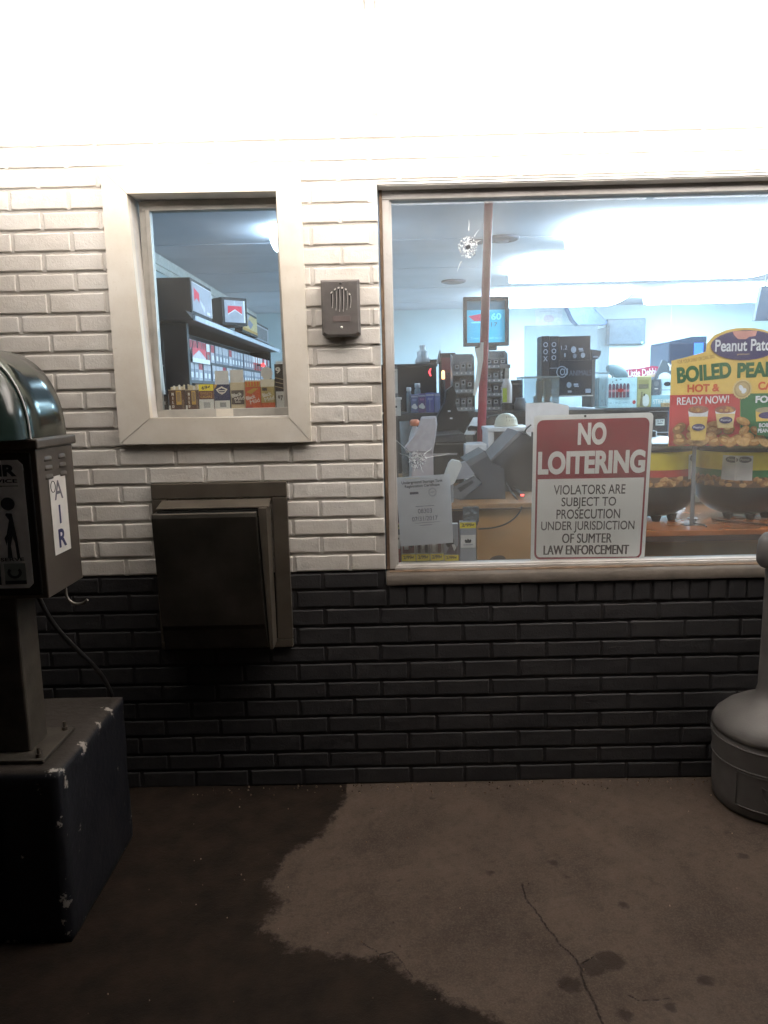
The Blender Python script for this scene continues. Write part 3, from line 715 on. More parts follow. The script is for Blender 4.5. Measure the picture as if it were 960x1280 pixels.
mb.prints(fx0_, fx1_, fz0_, fz1_, yp - .0012, [
    ('t', .66, .035, .945, .125, PD, 'AIR', .05), ('t', .64, .145, .945, .175, PD, 'SERVICE', .03), ('r', .62, .195, .95, .202, PG),
    ('e', .85, .335, .058, .050, PD), ('p', [(.845 + (u - .72) * .8, v) for u, v in fig(.72)], PD),
    ('t', .58, .755, .945, .782, PD, 'SELF-SERVE', .02),
    ('r', .77, .80, .95, .965, PG), ('r', .77, .935, .95, .965, PD), ('r', .56, .80, .74, .965, PG), ('r', .56, .90, .74, .965, PD), ('r', .05, .80, .52, .965, PG),
    ('p', [(.86 + .060 * math.cos(a), .87 + .048 * math.sin(a)) for a in [math.radians(q) for q in range(-40, 221, 20)]] + [(.86 + .036 * math.cos(a), .87 + .028 * math.sin(a)) for a in [math.radians(q) for q in range(220, -41, -20)]], PD),
    ('r', .06, .30, .56, .70, PG), ('e', .31, .5, .13, .10, PD)])
mb.build('instruction_plate', am)
mb = MB(); mb.box(-.052, .062, -.745, -.635, bt + .012, mz0, POST); mb.build('post', am, bevel=.006)
mb = MB(); mb.box(-.11, .118, -.795, -.585, bt + .002, bt + .012, POST); mb.build('base_plate', am, bevel=.002)
for bxx, byy in ((.098, -.775), (.098, -.605), (-.09, -.775), (-.09, -.605)):
    mb = MB(); mb.tube([(bxx, byy, bt + .0122), (bxx, byy, bt + .022)], .009, AMM, n=6); mb.tube([(bxx, byy, bt + .022), (bxx, byy, bt + .038)], .005, AMM, n=10); mb.build('anchor_bolt', am)
mb = MB(); hk = [(mx1 - .018, -.655, mz0 + .004)] + [(mx1 - .018 + .0, -.655, mz0 - .02)] + [(mx1 + .014 - .032 * math.cos(a), -.655, mz0 - .026 - .030 * math.sin(a)) for a in [i * math.pi / 10 * .8 for i in range(11)]]
mb.tube(hk, .0042, mat((150, 146, 138), .35, metal=.7), n=8); mb.build('hose_hook', am)
# rubber air hose hanging from the far side of the machine and lying over the plinth
HOSE = mat((26, 25, 25), .5, var=.2)
def bez(p, n=24):
    out = []
    P_ = [Vector(q) for q in p]
    for i in range(n + 1):
        t = i / n; Q = P_[:]
        while len(Q) > 1: Q = [Q[k].lerp(Q[k + 1], t) for k in range(len(Q) - 1)]
        out.append(Q[0])
    return out
mb = MB(); mb.tube(bez([(.02, -.57, 1.0), (.03, -.54, .80), (.09, -.50, .72), (.14, -.42, .66), (.15, -.36, .512)]), .007, HOSE, n=8); mb.build('air_hose', am)
mb = MB(); mb.tube(bez([(-.08, -.90, .02), (-.12, -.90, .42), (-.02, -.86, .66), (.03, -.83, .50), (.01, -.852, .36), (-.02, -.86, .10)]), .008, HOSE, n=8); 
fuse(mb, 'rubber_hose', 'thin black rubber hose looped over the front of the concrete block', 'hose')

# ---- smokers' post at the right
SP = mat((92, 89, 87), .55, var=.14, scale=14, bump=.15, bscale=160, name='grey_receptacle_plastic'); SPD = mat((76, 75, 74), .6)
sx, sy = 2.398, -.165
so = thing('ash_receptacle', 'grey plastic bottle shaped cigarette receptacle on the pavement under the display window', 'ash bin', (sx, sy, 0))
mb = MB(); mb.lathe([(0, .0), (.188, .0), (.196, .012), (.199, .05), (.200, .13), (.203, .20), (.206, .235), (.205, .252), (.198, .262)], (sx, sy, 0), SP, n=64)
emb = 1
mb.build('pail', so)
mb = MB(); mb.lathe([(.202, .2625), (.208, .270), (.207, .284), (.196, .304), (.165, .334), (.120, .362), (.086, .378), (.070, .392), (.063, .420), (.060, .60), (.058, .80), (.060, .84)], (sx, sy, 0), SP, n=64); mb.build('neck', so)
mb = MB(); mb.lathe([(.060, .8405), (.078, .846), (.088, .862), (.089, .90), (.084, .935), (.070, .955), (.04, .966), (0, .968)], (sx, sy, 0), SP, n=48); mb.build('cap', so)
for zc in (.17, .245):
    mb = MB(); mb.tube([(sx + (.2025 if zc < .2 else .2065) * math.cos(a), sy + (.2025 if zc < .2 else .2065) * math.sin(a), zc) for a in [math.radians(q) for q in range(-180, 181, 6)]], .003, SP, n=6, cap=False); mb.build('band', so)
# raised panel and emblem on the pail
mb = MB()
def onpail(a, z, r=.2015): return (sx + r * math.cos(a), sy + r * math.sin(a), z)
a0, a1 = R(-150), R(-95)
mb.tube([onpail(a0, .155), onpail(a0, .045)] + [onpail(a0 + (a1 - a0) * i / 12, .04) for i in range(13)] + [onpail(a1, .045), onpail(a1, .155)] + [onpail(a1 + (a0 - a1) * i / 12, .16) for i in range(13)], .0025, SP, n=6)
ac = R(-116); sh = [(-.034, .03), (-.02, .022), (0, .030), (.02, .022), (.034, .03), (.030, -.004), (.018, -.024), (0, -.036), (-.018, -.024), (-.030, -.004), (-.034, .03)]
mb.tube([onpail(ac + q[0] / .2 , .10 + q[1], .2005) for q in sh], .0024, SP, n=6)
mb.tube([onpail(ac + q[0] * .55 / .2, .10 + q[1] * .55, .2005) for q in sh], .0018, SP, n=6)
mb.build('emblem', so)
mb = MB(); lab = [(R(-150) + R(30) * i / 8) for i in range(9)]
LBL = mat((150, 170, 60), .5, name='green_label')
mb.add([(sx + .0612 * math.cos(a), sy + .0612 * math.sin(a), z) for a in lab for z in (.52, .60)], [(2 * i, 2 * i + 2, 2 * i + 3, 2 * i + 1) for i in range(8)], LBL, True); mb.build('label', so)

# ================================================================== INSIDE: ROOM
RX0, RX1, RY1, RZ = -.56, 6.2, 7.1, 2.47
IW = mat((206, 218, 222), .7, var=.05, scale=2, name='shop_wall_paint'); CE = mat((200, 200, 210), .75, var=.06, scale=2.5, name='shop_ceiling_paint')
FLM = mat((150, 148, 142), .35, var=.12, scale=6, name='shop_floor')
def struct(name, mb): return tag(mb.build(name), kind='structure')
struct('shop_floor', MB().box(RX0 - .1, RX1 + .1, T1 + .002, RY1 + .1, .001, .012, FLM))
mb = MB().box(RX0 - .1, RX1 + .1, T1 + .002, RY1 + .1, RZ, RZ + .08, CE)
for i in range(1, 6): mb.box(RX0, RX1, T1 + 1.22 * i, T1 + 1.22 * i + .03, RZ - .004, RZ, CE)
struct('ceiling', mb)
mb = MB().box(RX0 - .1, RX0, T1 + .002, RY1, .012, RZ, IW)
mb.box(RX0, RX0 + .03, T1 + .002, RY1, RZ - .075, RZ - .0045, WHITE); mb.box(RX0, RX0 + .018, T1 + .002, RY1, RZ - .115, RZ - .0755, WHITE)
struct('wall_side', mb)
mb = MB().box(RX0 - .1, RX1 + .1, RY1, RY1 + .1, .012, RZ, IW)
for xx in (1.0, 2.2, 3.4, 4.6): mb.box(xx, xx + .012, RY1 - .004, RY1, .1, RZ, WHITE)
mb.box(RX0, RX1, RY1 - .006, RY1, 1.60, 1.612, WHITE)
struct('wall_back', mb)
struct('wall_far_side', MB().box(RX1, RX1 + .1, T1 + .002, RY1, .012, RZ, IW))

ILENS = glow((208, 238, 255), INSIDE_E, 'ceiling_lens')  # lenses built wider than the fixtures, so their shape includes the bloom
def ceiling_light(x0, x1, y0, y1, label):
    t = thing('ceiling_light', label, 'light', ((x0 + x1) / 2, (y0 + y1) / 2, RZ), 'fluorescent ceiling lights in the shop')
    mb = MB(); mb.box(x0 + .06, x1 - .06, y0 + .08, y1 - .08, RZ - .03, RZ - .001, WHITE); mb.build('housing', t)
    n = 8; ym = (y0 + y1) / 2; hw = (y1 - y0) / 2 - .004; prof = [(ym - hw * math.cos(math.pi * i / n), RZ - .003 - .11 * math.sin(math.pi * i / n) ** .45) for i in range(n + 1)]
    V = [(xx, p[0], p[1]) for xx in (x0 + .0205, x1 - .0205) for p in prof]
    mb = MB().add(V, [(i, i + 1, n + 1 + i + 1, n + 1 + i) for i in range(n)], ILENS, True)
    mb.add(V[:n + 1], [tuple(range(n + 1))], ILENS); mb.add(V[n + 1:], [tuple(range(n, -1, -1))], ILENS); mb.build('lens', t)
ceiling_light(2.28, 4.6, 1.98, 2.78, 'long bright ceiling light nearest the display window, running off to the right')
ceiling_light(2.14, 4.22, 3.3, 4.35, 'long bright ceiling light in the middle of the shop')
ceiling_light(2.18, 3.58, 5.3, 6.4, 'bright ceiling light beside the red pole near the back wall')
ceiling_light(4.0, 5.35, 5.3, 6.4, 'bright ceiling light near the back wall at the right of the row')
ceiling_light(.36, .84, 2.05, 2.5, 'short bright ceiling light seen in the top of the service window')
VENT = mat((112, 112, 124), .6)
for (vx, vy, rr, lab) in ((567, 351, .115, 'round dark ceiling vent left of the red pole in the display window'), (628, 297, .115, 'round dark ceiling vent just right of the red pole'), (597, 300, .06, 'small round ceiling fitting between the red pole and the bullet hole')):
    d = fwd + rt * ((vx - 480) / F) + up * ((640 - vy) / F); p = CAM + d * ((RZ - CAM.z) / d.z)
    mb = MB(); mb.lathe([(rr, -.001), (rr, -.012), (rr * .8, -.02), (rr * .78, -.012), (rr * .55, -.026), (rr * .53, -.014), (rr * .3, -.03), (0, -.03)], (p.x, p.y, RZ), VENT, n=28)
    fuse(mb, 'ceiling_vent', lab, 'vent', 'round ceiling vents')

# ================================================================== INSIDE: COUNTERS, POLE
WOOD = mat((176, 128, 78), .35, var=.22, scale=5, name='amber_wood'); WOODE = mat((150, 112, 76), .5, var=.2, scale=30); WOODD = mat((70, 46, 34), .5, var=.2, scale=8)
MAROON = mat((76, 40, 42), .5, var=.15)
c1 = thing('checkout_counter', 'wooden checkout counter behind the NO LOITERING sign', 'counter', (1.55, .9, .012))
mb = MB(); mb.box(1.05, 2.06, .45, 1.75, .966, .994, WOODE); mb.box(1.05, 2.06, .444, .452, .970, .976, WOODD); mb.build('counter_top', c1, bevel=.003)
xw = at(596, 660, .47).x
MB().box(xw, 2.04, .47, .50, .012, .9655, WOOD).build('front_panel', c1)
MB().box(1.06, xw - .001, .52, .55, .012, .9655, MAROON).build('end_panel', c1)
MB().box(1.06, 2.04, .56, 1.74, .012, .9655, DARK).build('body', c1)
kn = at(622, 697, .47); mb = MB().ellipse(kn.x, kn.z - .01, .03, .022, .4694, WOODD, wob=.3); mb.build('stain', c1)
c2 = thing('side_counter', 'low orange wooden counter under the two peanut kettles', 'counter', (2.9, .8, .012))
WOODR = mat((178, 104, 58), .16, var=.25, scale=6, name='glossy_orange_wood')
mb = MB(); mb.box(2.075, 3.9, .45, 1.25, .838, .862, WOODR); mb.build('counter_top', c2, bevel=.004)
mb = MB(); mb.box(2.075, 3.9, .449, .47, .815, .8375, WOODD); mb.build('edge_band', c2)
mb = MB(); mb.box(2.09, 3.9, .56, .58, .012, .8145, WOOD); mb.build('front_panel', c2)
mb = MB(); mb.box(2.075, 3.9, 1.252, 1.275, .012, 1.02, mat((225, 228, 230), .3)); mb.build('backsplash', c2)
c3 = thing('back_counter', 'tall dark counter behind the checkout with racks standing on it', 'counter', (1.6, 2.2, .012))
MB().box(1.02, 2.35, 1.95, 2.62, .012, 1.30, DARK).build('body', c3)
MB().box(1.01, 2.36, 1.93, 2.64, 1.3005, 1.335, mat((62, 62, 68), .4)).build('counter_top', c3, bevel=.003)
pt, pb = at(611, 245, 1.35), at(602.5, 520, 1.35); dv = (pb - pt) / (pb.z - pt.z)
mb = MB(); mb.tube([pt + dv * (.9945 - pt.z), pt + dv * (RZ - .002 - pt.z)], .0225, mat((150, 30, 52), .4), n=20); mb.tube([pt + dv * (.9945 - pt.z), pt + dv * (1.01 - pt.z)], .04, mat((110, 30, 44), .5), n=20)
fuse(mb, 'pole', 'slim red pole rising from the checkout counter to the ceiling', 'pole')
mb = MB(); q = [at(593, 436, 1.31), at(600, 434, 1.31), at(601, 428, 1.31), at(604.5, 428, 1.31), at(604, 450, 1.31), at(600, 475, 1.31), at(594.5, 495, 1.31), at(591, 494, 1.31), at(595, 470, 1.31), at(597, 452, 1.31)]
mb.prism([(p.x, p.z) for p in q], 1.310, 1.3115, PAPER); fuse(mb, 'paper_strip', 'long white paper slip taped down the red pole', 'paper')

# ================================================================== INSIDE: THE WINDOW SIGNS
SGM = mat((140, 34, 48), .5, var=.08, scale=6, name='sign_maroon'); SGW = mat((240, 236, 230), .5, var=.06, scale=8, name='sign_white'); SGT = mat((76, 64, 64), .6, name='sign_lettering')
mb = MB(); YS = .112
c4 = [at(667, 519.5, YS), at(817, 515.5, YS), at(805.2, 701, YS), at(663.2, 702, YS)]
def sg(u, v):
    a_ = c4[0].lerp(c4[1], u); b_ = c4[3].lerp(c4[2], u); p = a_.lerp(b_, v); return (p.x, p.z)
def rr(u0, v0, u1, v1, ru, rv, n=6):
    P_ = []
    for (cu, cv_, a0) in ((u1 - ru, v0 + rv, -90), (u1 - ru, v1 - rv, 0), (u0 + ru, v1 - rv, 90), (u0 + ru, v0 + rv, 180)):
        for i in range(n + 1):
            a = R(a0 + 90 * i / n); P_.append(sg(cu + ru * math.cos(a), cv_ + rv * math.sin(a)))
    return P_
mb.prism(rr(0, 0, 1, 1, .035, .03), YS, YS + .0016, SGW)
mb.flat(rr(.03, .032, .972, .985, .05, .045), YS - .0004, SGM)
mb.flat(rr(.047, .43, .955, .970, .035, .03), YS - .0008, SGW)
mb.flat([sg(.047, .43), sg(.955, .43), sg(.955, .5), sg(.047, .5)], YS - .00085, SGW)
def sgtext(st, u0, v0, u1, v1, m, bold):
    tb = MB().text(st, 0, 1, 0, 1, 0, m, bold=bold)
    mb.add([(sg(u0 + (u1 - u0) * x, v1 - (v1 - v0) * z)[0], YS - .0013 + y, sg(u0 + (u1 - u0) * x, v1 - (v1 - v0) * z)[1]) for x, y, z in tb.v], tb.f, m)
sgtext('NO', .375, .055, .615, .205, SGW, .045); sgtext('LOITERING', .045, .242, .955, .40, SGW, .045)
for st, u0, u1, v in (('VIOLATORS ARE', .185, .80, .478), ('SUBJECT TO', .255, .725, .563), ('PROSECUTION', .215, .765, .645), ('UNDER JURISDICTION', .085, .895, .727), ('OF SUMTER', .27, .705, .812), ('LAW ENFORCEMENT', .11, .86, .893)):
    sgtext(st, u0, v - .006, u1, v + (.074 if 'J' in st else .060), SGT, .01)
tb = sg(.43, .012); mb.tube([(tb[0], YS - .003, tb[1]), (tb[0], YS + .002, tb[1])], .0045, mat((60, 58, 56), .4, metal=.5), n=10)
fuse(mb, 'warning_sign', 'white and maroon NO LOITERING sign standing in the display window', 'sign')

# taped certificate, slightly curled
mb = MB(); YN = .108; c5 = [at(494.6, 597, YN), at(562.5, 592.3, YN), at(566.8, 678.6, YN), at(501, 683.3, YN)]
def nt_(u, v, o=0):
    p = c5[0].lerp(c5[1], u).lerp(c5[3].lerp(c5[2], u), v)
    return (p.x, YN + .004 * math.sin(v * 3) * (1 - .3 * math.cos(u * 6)) + .010 * max(0, v - .8) + .006 * max(0, u - .75) - o, p.z)
NT = mat((204, 206, 212), .85, var=.06, scale=14, name='notice_paper'); NI = mat((60, 60, 68), .8, name='notice_ink'); NI2 = mat((96, 96, 106), .8)
g_ = 14; V = [nt_(i / g_, j / g_) for j in range(g_ + 1) for i in range(g_ + 1)]
mb.add(V, [(j * (g_ + 1) + i, (j + 1) * (g_ + 1) + i, (j + 1) * (g_ + 1) + i + 1, j * (g_ + 1) + i + 1) for j in range(g_) for i in range(g_)], NT, True)
def nttext(st, u0, v0, u1, v1, m, bold):
    tb = MB().text(st, 0, 1, 0, 1, 0, m, bold=bold); mb.add([nt_(u0 + (u1 - u0) * x, v1 - (v1 - v0) * z, .0007) for x, y, z in tb.v], tb.f, m)
nttext('Underground Storage Tank', .10, .062, .86, .115, NI, .02); nttext('Registration Certificate', .155, .12, .80, .17, NI, .02)
nttext('08303', .37, .475, .63, .54, NI2, 0); nttext('07/31/2017', .25, .585, .73, .65, NI2, 0)
def ntbar(u0, v0, u1, v1, m): mb.add([nt_(u0, v0, .0006), nt_(u0, v1, .0006), nt_(u1, v1, .0006), nt_(u1, v0, .0006)], [(0, 1, 2, 3)], m)
ntbar(.33, .435, .68, .441, NI2); ntbar(.30, .675, .76, .680, NI2); ntbar(.24, .225, .40, .258, NI2); ntbar(.38, .71, .62, .716, NI2)
for rad in (.072, .060):
    mb.tube([nt_(.66 + rad * math.cos(a), .245 + rad * .85 * math.sin(a), .0007) for a in [i * .35 for i in range(19)]], .0004, NI2, n=4, cap=False)
ntbar(.62, .24, .70, .246, NI2)
ntbar(.16, .022, .44, .034, mat((216, 210, 190), .4, name='clear_tape'))
fuse(mb, 'notice', 'white storage tank certificate sheet taped inside the display window', 'notice')

# ================================================================== INSIDE: PACKS ALONG THE DISPLAY WINDOW'S LEDGE
GP = mat((150, 152, 158), .4, var=.1); WHT = mat((214, 212, 210), .5); PNK = mat((150, 84, 88), .5); LG = mat((196, 196, 200), .45)
LZ = .8168
tagc = lambda s_: [('r', .0, .80, 1.0, .945, YEL), ('t', .12, .825, .88, .92, INK, s_, .03)]
looks = [[('r', .0, .0, 1, .30, LG), ('r', .08, .30, .92, .78, mat((120, 70, 74), .5)), ('r', .2, .36, .5, .7, WHT), ('e', .7, .56, .16, .1, DARK)],
         [('r', .0, .0, 1, .78, mat((176, 170, 170), .5)), ('r', .1, .25, .32, .78, MAROON), ('r', .44, .25, .56, .7, WHT), ('r', .66, .2, .86, .78, DARK)],
         [('r', .0, .0, 1, .78, mat((164, 158, 156), .5)), ('r', .16, .3, .40, .76, WHT), ('r', .55, .25, .82, .78, mat((110, 70, 72), .5))],
         [('r', .0, .0, 1, .78, mat((150, 152, 160), .5)), ('e', .4, .45, .3, .16, DARK), ('e', .62, .62, .2, .1, WHT), ('p', [(.1, .76), (.5, .5), (.7, .7), (.95, .55), (.95, .78)], mat((90, 80, 84), .5))]]
labs = ['leftmost of the four cigarillo packs with yellow 2/99 tags under the certificate', 'second from left of the four yellow tagged cigarillo packs under the certificate', 'third from left of the four yellow tagged cigarillo packs under the certificate', 'yellow tagged cigarillo pack with dark oval print, next to the tall grey pouch pack']
for k, (xa, xb) in enumerate(((501.6, 519.2), (520.2, 536.8), (537.8, 554.2), (555.2, 573))):
    carton('cigarillo_pack', labs[k], 'cigarillos', (xa, 645 if k < 3 else 655, xb, 707), .135, .03, WHT, [(i[0], *[(a if not isinstance(a, float) or n_ % 2 == 0 else a) for n_, a in enumerate(i[1:])]) for i in looks[k]] + tagc('2/99¢'), group='cigarillo packs on the window ledge', z0=LZ)
CRN = [(.28, .42), (.36, .30), (.42, .40), (.5, .24), (.58, .40), (.64, .30), (.72, .42), (.66, .62), (.34, .62)]
mb = MB(); x0, x1, a, b = rect(575, 652, 595, 706, .13); a = LZ
mb.box(x0, x1, .13, .165, a, b, GP); mb.prints(x0, x1, a, b, .13, [('r', 0, .02, 1, .16, YEL), ('t', .1, .04, .9, .14, INK, '2/99¢', .03), ('r', .04, .32, .96, .63, WHT), ('p', [(u, .34 + v * .28) for u, v in CRN], DARK), ('r', .2, .55, .8, .57, GP)])
tall = fuse(mb, 'pouch_pack', 'tall grey pouch pack with a white crest label and yellow 2/99 tag', 'tobacco pack', bevel=.002)
mb = MB(); x0, x1, a, b = rect(579, 634, 599, 653, .14); FOIL = mat((190, 194, 200), .15, metal=.9, var=.1)
V = [(x0 + (x1 - x0) * i / 10, .145 + .012 * noise.noise((i * .9, j * .9, 2)), a + (b - a) * j / 10 + .003 * noise.noise((i, j, 8))) for j in range(11) for i in range(11)]
mb.add(V, [(j * 11 + i, j * 11 + i + 1, (j + 1) * 11 + i + 1, (j + 1) * 11 + i) for j in range(10) for i in range(10)], FOIL, True)
mb.v = [tuple(v) for v in mb.v]; n0 = len(V); mb.add([(v[0], v[1] + .012, v[2]) for v in V], [(j * 11 + i, (j + 1) * 11 + i, (j + 1) * 11 + i + 1, j * 11 + i + 1) for j in range(10) for i in range(10)], FOIL, True)
mb.box(x0 + .005, x1 - .005, .146, .156, a - .012, a + .004, FOIL)
fuse(mb, 'foil_bag', 'crumpled silver foil bag standing on top of the tall grey pouch pack', 'bag')
carton('cigarette_pack', 'red and white pack with a 799 tag at the window frame, left of the certificate', 'cigarettes', (489, 655, 500.5, 707), .14, .03, mat((140, 44, 46), .5), [('r', 0, 0, 1, .13, mat((190, 180, 120), .5)), ('t', .1, .02, .9, .11, INK, '799', .02), ('r', 0, .27, 1, .62, WHT), ('p', [(.2, .36), (.9, .34), (.6, .52), (.3, .5)], DARK), ('r', 0, .13, 1, .27, GREY)], z0=LZ)

# ================================================================== INSIDE: THE SERVICE WINDOW'S LEDGE (cigar boxes behind the pane)
SZ = 1.4158; TANP = mat((196, 176, 140), .6); DBR = mat((66, 48, 36), .5); OCH = mat((196, 150, 60), .5); ORG = mat((205, 92, 48), .5); OLV = mat((176, 152, 92), .5); TAG = mat((216, 210, 198), .7)
LT = mat((222, 212, 196), .6)
def cig(name, lab, px, Y, d, m, items, cat='cigars', bevel=.0012): return carton(name, lab, cat, px, Y, d, m, items, 'cigar boxes on the service window ledge', bevel, z0=SZ)
cig('cigar_box', 'small dark brown cigar box with a tiny white mark, leftmost on the service window ledge', (201, 493, 210.5, 511), .15, .04, DBR, [('r', .35, .45, .6, .65, LT), ('r', 0, .0, 1, .12, BLACK)])
def open_box(px, lab, seed):
    x0, x1, a, b = rect(*px, .125); a = SZ; y0, y1 = .125, .165; rnd = random.Random(seed)
    t = thing('cigar_box', lab, 'cigars', ((x0 + x1) / 2, .145, SZ), 'cigar boxes on the service window ledge')
    mb = MB(); mb.box(x0, x1, y0, y0 + .0015, a, b, BROWN); mb.box(x0, x1, y1 - .0015, y1, a, b + .004, BROWN); mb.box(x0, x0 + .0015, y0 + .0016, y1 - .0016, a, b, BROWN); mb.box(x1 - .0015, x1, y0 + .0016, y1 - .0016, a, b, BROWN)
    mb.prints(x0, x1, a, b, y0, [('r', .0, .0, 1, .03, TANP), ('r', .46, .06, .78, .75, OCH), ('r', .50, .12, .74, .6, mat((150, 120, 80), .5)), ('p', [(.18, .1), (.34, .1), (.36, .95), (.16, .95)], mat((120, 84, 56), .5)), ('t', .20, .16, .33, .9, LT, 'M\nI\nL\nD', .03), ('r', .0, .78, .12, 1, LT), ('r', .82, .5, .95, .95, mat((120, 90, 66), .5))])
    mb.build('carton', t, bevel=.0006)
    k = 0
    for yy in (y0 + .010, y1 - .011):
        for i in range(5):
            xx = x0 + .009 + (x1 - x0 - .018) * i / 4; h = .013 + rnd.uniform(-.004, .006)
            mb = MB(); mb.tube([(xx, yy, a + .004), (xx + rnd.uniform(-.002, .002), yy, b + h - .003), (xx + rnd.uniform(-.002, .002), yy, b + h)], [.0042, .0042, .003], TANP if rnd.random() < .6 else LT, n=8); mb.build('cigar', t)
open_box((211, 487, 231.4, 511), 'open brown cigar box with pale cigar tips standing out, left one of two', 1)
open_box((232.4, 487, 248.4, 511), 'open brown cigar box with pale cigar tips, beside the pack with the yellow 69 tag', 2)
cig('cigar_box', 'red brown cigar box with a yellow 69¢ tag across its top', (249, 480.5, 267.2, 511), .128, .03, mat((96, 50, 36), .5), [('r', 0, 0, 1, .26, YEL), ('t', .2, .05, .8, .22, INK, '69¢', .03, .15), ('r', .0, .27, 1, .58, mat((104, 44, 34), .5)), ('t', .1, .31, .9, .42, OCH, 'SWEETS', .02), ('t', .1, .45, .9, .55, OCH, 'CIGARS', .02), ('r', 0, .6, 1, 1, TAG), ('r', .3, .72, .75, .95, mat((170, 166, 158), .7))])
DIA = [(.12, .2), (.32, .14), (.5, .08), (.68, .14), (.88, .2), (.72, .34), (.5, .42), (.28, .34)]
cig('cigar_box', 'navy cigar box with a white sunburst badge', (268, 480.5, 287.3, 511), .126, .03, NAVY, [('p', [(0, 0), (.22, 0), (.12, .12), (0, .2)], OCH), ('p', DIA, LT), ('p', [(.24, .22), (.5, .15), (.76, .22), (.66, .32), (.34, .32)], NAVY), ('r', .3, .235, .7, .275, LT), ('r', 0, .66, 1, 1, TAG), ('r', .35, .74, .75, .93, mat((150, 148, 142), .7))])
cig('cigar_box', 'dark brown Black & Mild cigar box with pale borders under a white card', (288.2, 478, 306, 511), .128, .03, TANP, [('r', .06, .30, .94, .84, DBR), ('t', .08, .40, .80, .54, LT, 'Black', .03, .22), ('t', .28, .55, .96, .69, LT, 'Mild', .03, .22), ('r', .3, .74, .7, .765, LT)])
cig('cigar_box', 'orange Black & Mild cigar box with a row of pale tips printed on top', (306.6, 475, 325.6, 511), .126, .03, ORG, [('r', 0, 0, 1, .05, LT), ('r', 0, .05, 1, .24, OCH)] + [('r', .06 + .19 * i, .05, .15 + .19 * i, .22, ORG) for i in range(5)] + [('p', [(.1, .42), (.6, .28), (.9, .3), (.4, .5)], OCH), ('t', .06, .54, .68, .68, LT, 'Black', .03, .25), ('t', .3, .68, .94, .82, LT, 'Mild', .03, .25), ('r', 0, .95, .5, 1, RED)])
cig('cigar_box', 'olive and red Black & Mild cigar box under a scalloped white card', (326.2, 474, 343.5, 511), .127, .03, OLV, [('r', 0, 0, 1, .26, CREAM), ('r', .1, .29, .45, .40, DBR), ('t', .1, .46, .75, .60, LT, 'Black', .03, .25), ('t', .25, .61, .95, .75, LT, 'Mild', .03, .25), ('r', 0, .82, 1, 1, ORG)])
cig('cigar_box', 'tall dark cigar box with a large 9 and crossed lines', (343.8, 455, 354.4, 511), .124, .03, mat((58, 44, 34), .5), [('t', .12, .07, .7, .22, LT, '9', .03)] + [('p', [(0, .3 + .1 * i), (1, .22 + .1 * i + .13), (1, .235 + .1 * i + .13), (0, .315 + .1 * i)], TANP) for i in range(3)] + [('r', .1, .63, 1, 1, TAG), ('t', .3, .72, .9, .84, DBR, '97', .02)])
mb = MB(); x0, x1, a, b = rect(344.5, 451.5, 353.5, 455.5, .124); mb.box(x0, x1, .128, .152, rect(343.8, 455, 354.4, 511, .124)[3] + .0004, b, WHITE); fuse(mb, 'paper_wad', 'folded white paper lying on the tall dark cigar box', 'paper')
def card(lab, px, Y, poly=None):
    x0, x1, a, b = rect(*px, Y); mb = MB()
    if poly: mb.prism([(x0 + (x1 - x0) * u, b - (b - a) * v) for u, v in poly], Y, Y + .0012, TAG)
    else: mb.box(x0, x1, Y, Y + .0012, a, b, TAG)
    fuse(mb, 'price_card', lab, 'card', 'blank price cards in the service window')
card('blank white card standing above the navy cigar box', (268.6, 463.5, 285.8, 481.5), .158)
card('blank white card standing above the dark Black & Mild box', (287.2, 462, 304.2, 478.5), .160)
sc_ = [(.5 + .5 * (1 + .07 * math.cos(9 * a)) / 1.07 * math.cos(a), .5 + .5 * (1 + .07 * math.cos(9 * a)) / 1.07 * math.sin(a)) for a in [i * 2 * math.pi / 54 for i in range(54)]]
card('blank white scalloped card above the olive cigar box', (325.6, 458, 341.4, 475.5), .159, sc_)
card('small white card taped low on the pane below the navy cigar box', (270.2, 510.8, 291.5, 520.6), .0665)

# ================================================================== INSIDE: TOBACCO RACK ALONG THE SIDE WALL (through the service window)
RK = mat((28, 28, 34), .5, var=.1); RKG = mat((44, 44, 52), .45)
rk = thing('tobacco_rack', 'long black cigarette rack with lit edge strip along the side wall behind the service window', 'rack', (-.2, 3.4, .012))
MB().box(-.34, -.30, 1.9, 5.2, .012, 1.89, RK).build('back_panel', rk)
MB().box(-.2995, -.10, 1.88, 1.93, .012, 1.89, RK).build('end_panel', rk); MB().box(-.2995, -.10, 5.15, 5.2, .012, 1.89, RK).build('end_panel', rk)
Z1, Z2 = at(243, 449, 2.0).z, at(243, 475, 2.0).z
for zz in (1.20, Z2 - .018, Z1 - .018): MB().box(-.2995, -.105, 1.931, 5.149, zz, zz + .018, RKG).build('shelf', rk)
mb = MB(); mb.hexa([(-.2995, 1.72, 1.891), (-.02, 1.72, 1.891), (-.02, 5.22, 1.891), (-.2995, 5.22, 1.891), (-.2995, 1.72, 1.93), (-.06, 1.72, 1.945), (-.06, 5.22, 1.945), (-.2995, 5.22, 1.93)], RK); mb.build('canopy', rk)
MB().box(-.018, -.006, 1.72, 5.22, 1.888, 1.916, mat((216, 222, 236), .25)).build('edge_strip', rk)
CHV = [(.15, .25), (.85, .25), (.85, .62), (.5, .40), (.15, .62)]
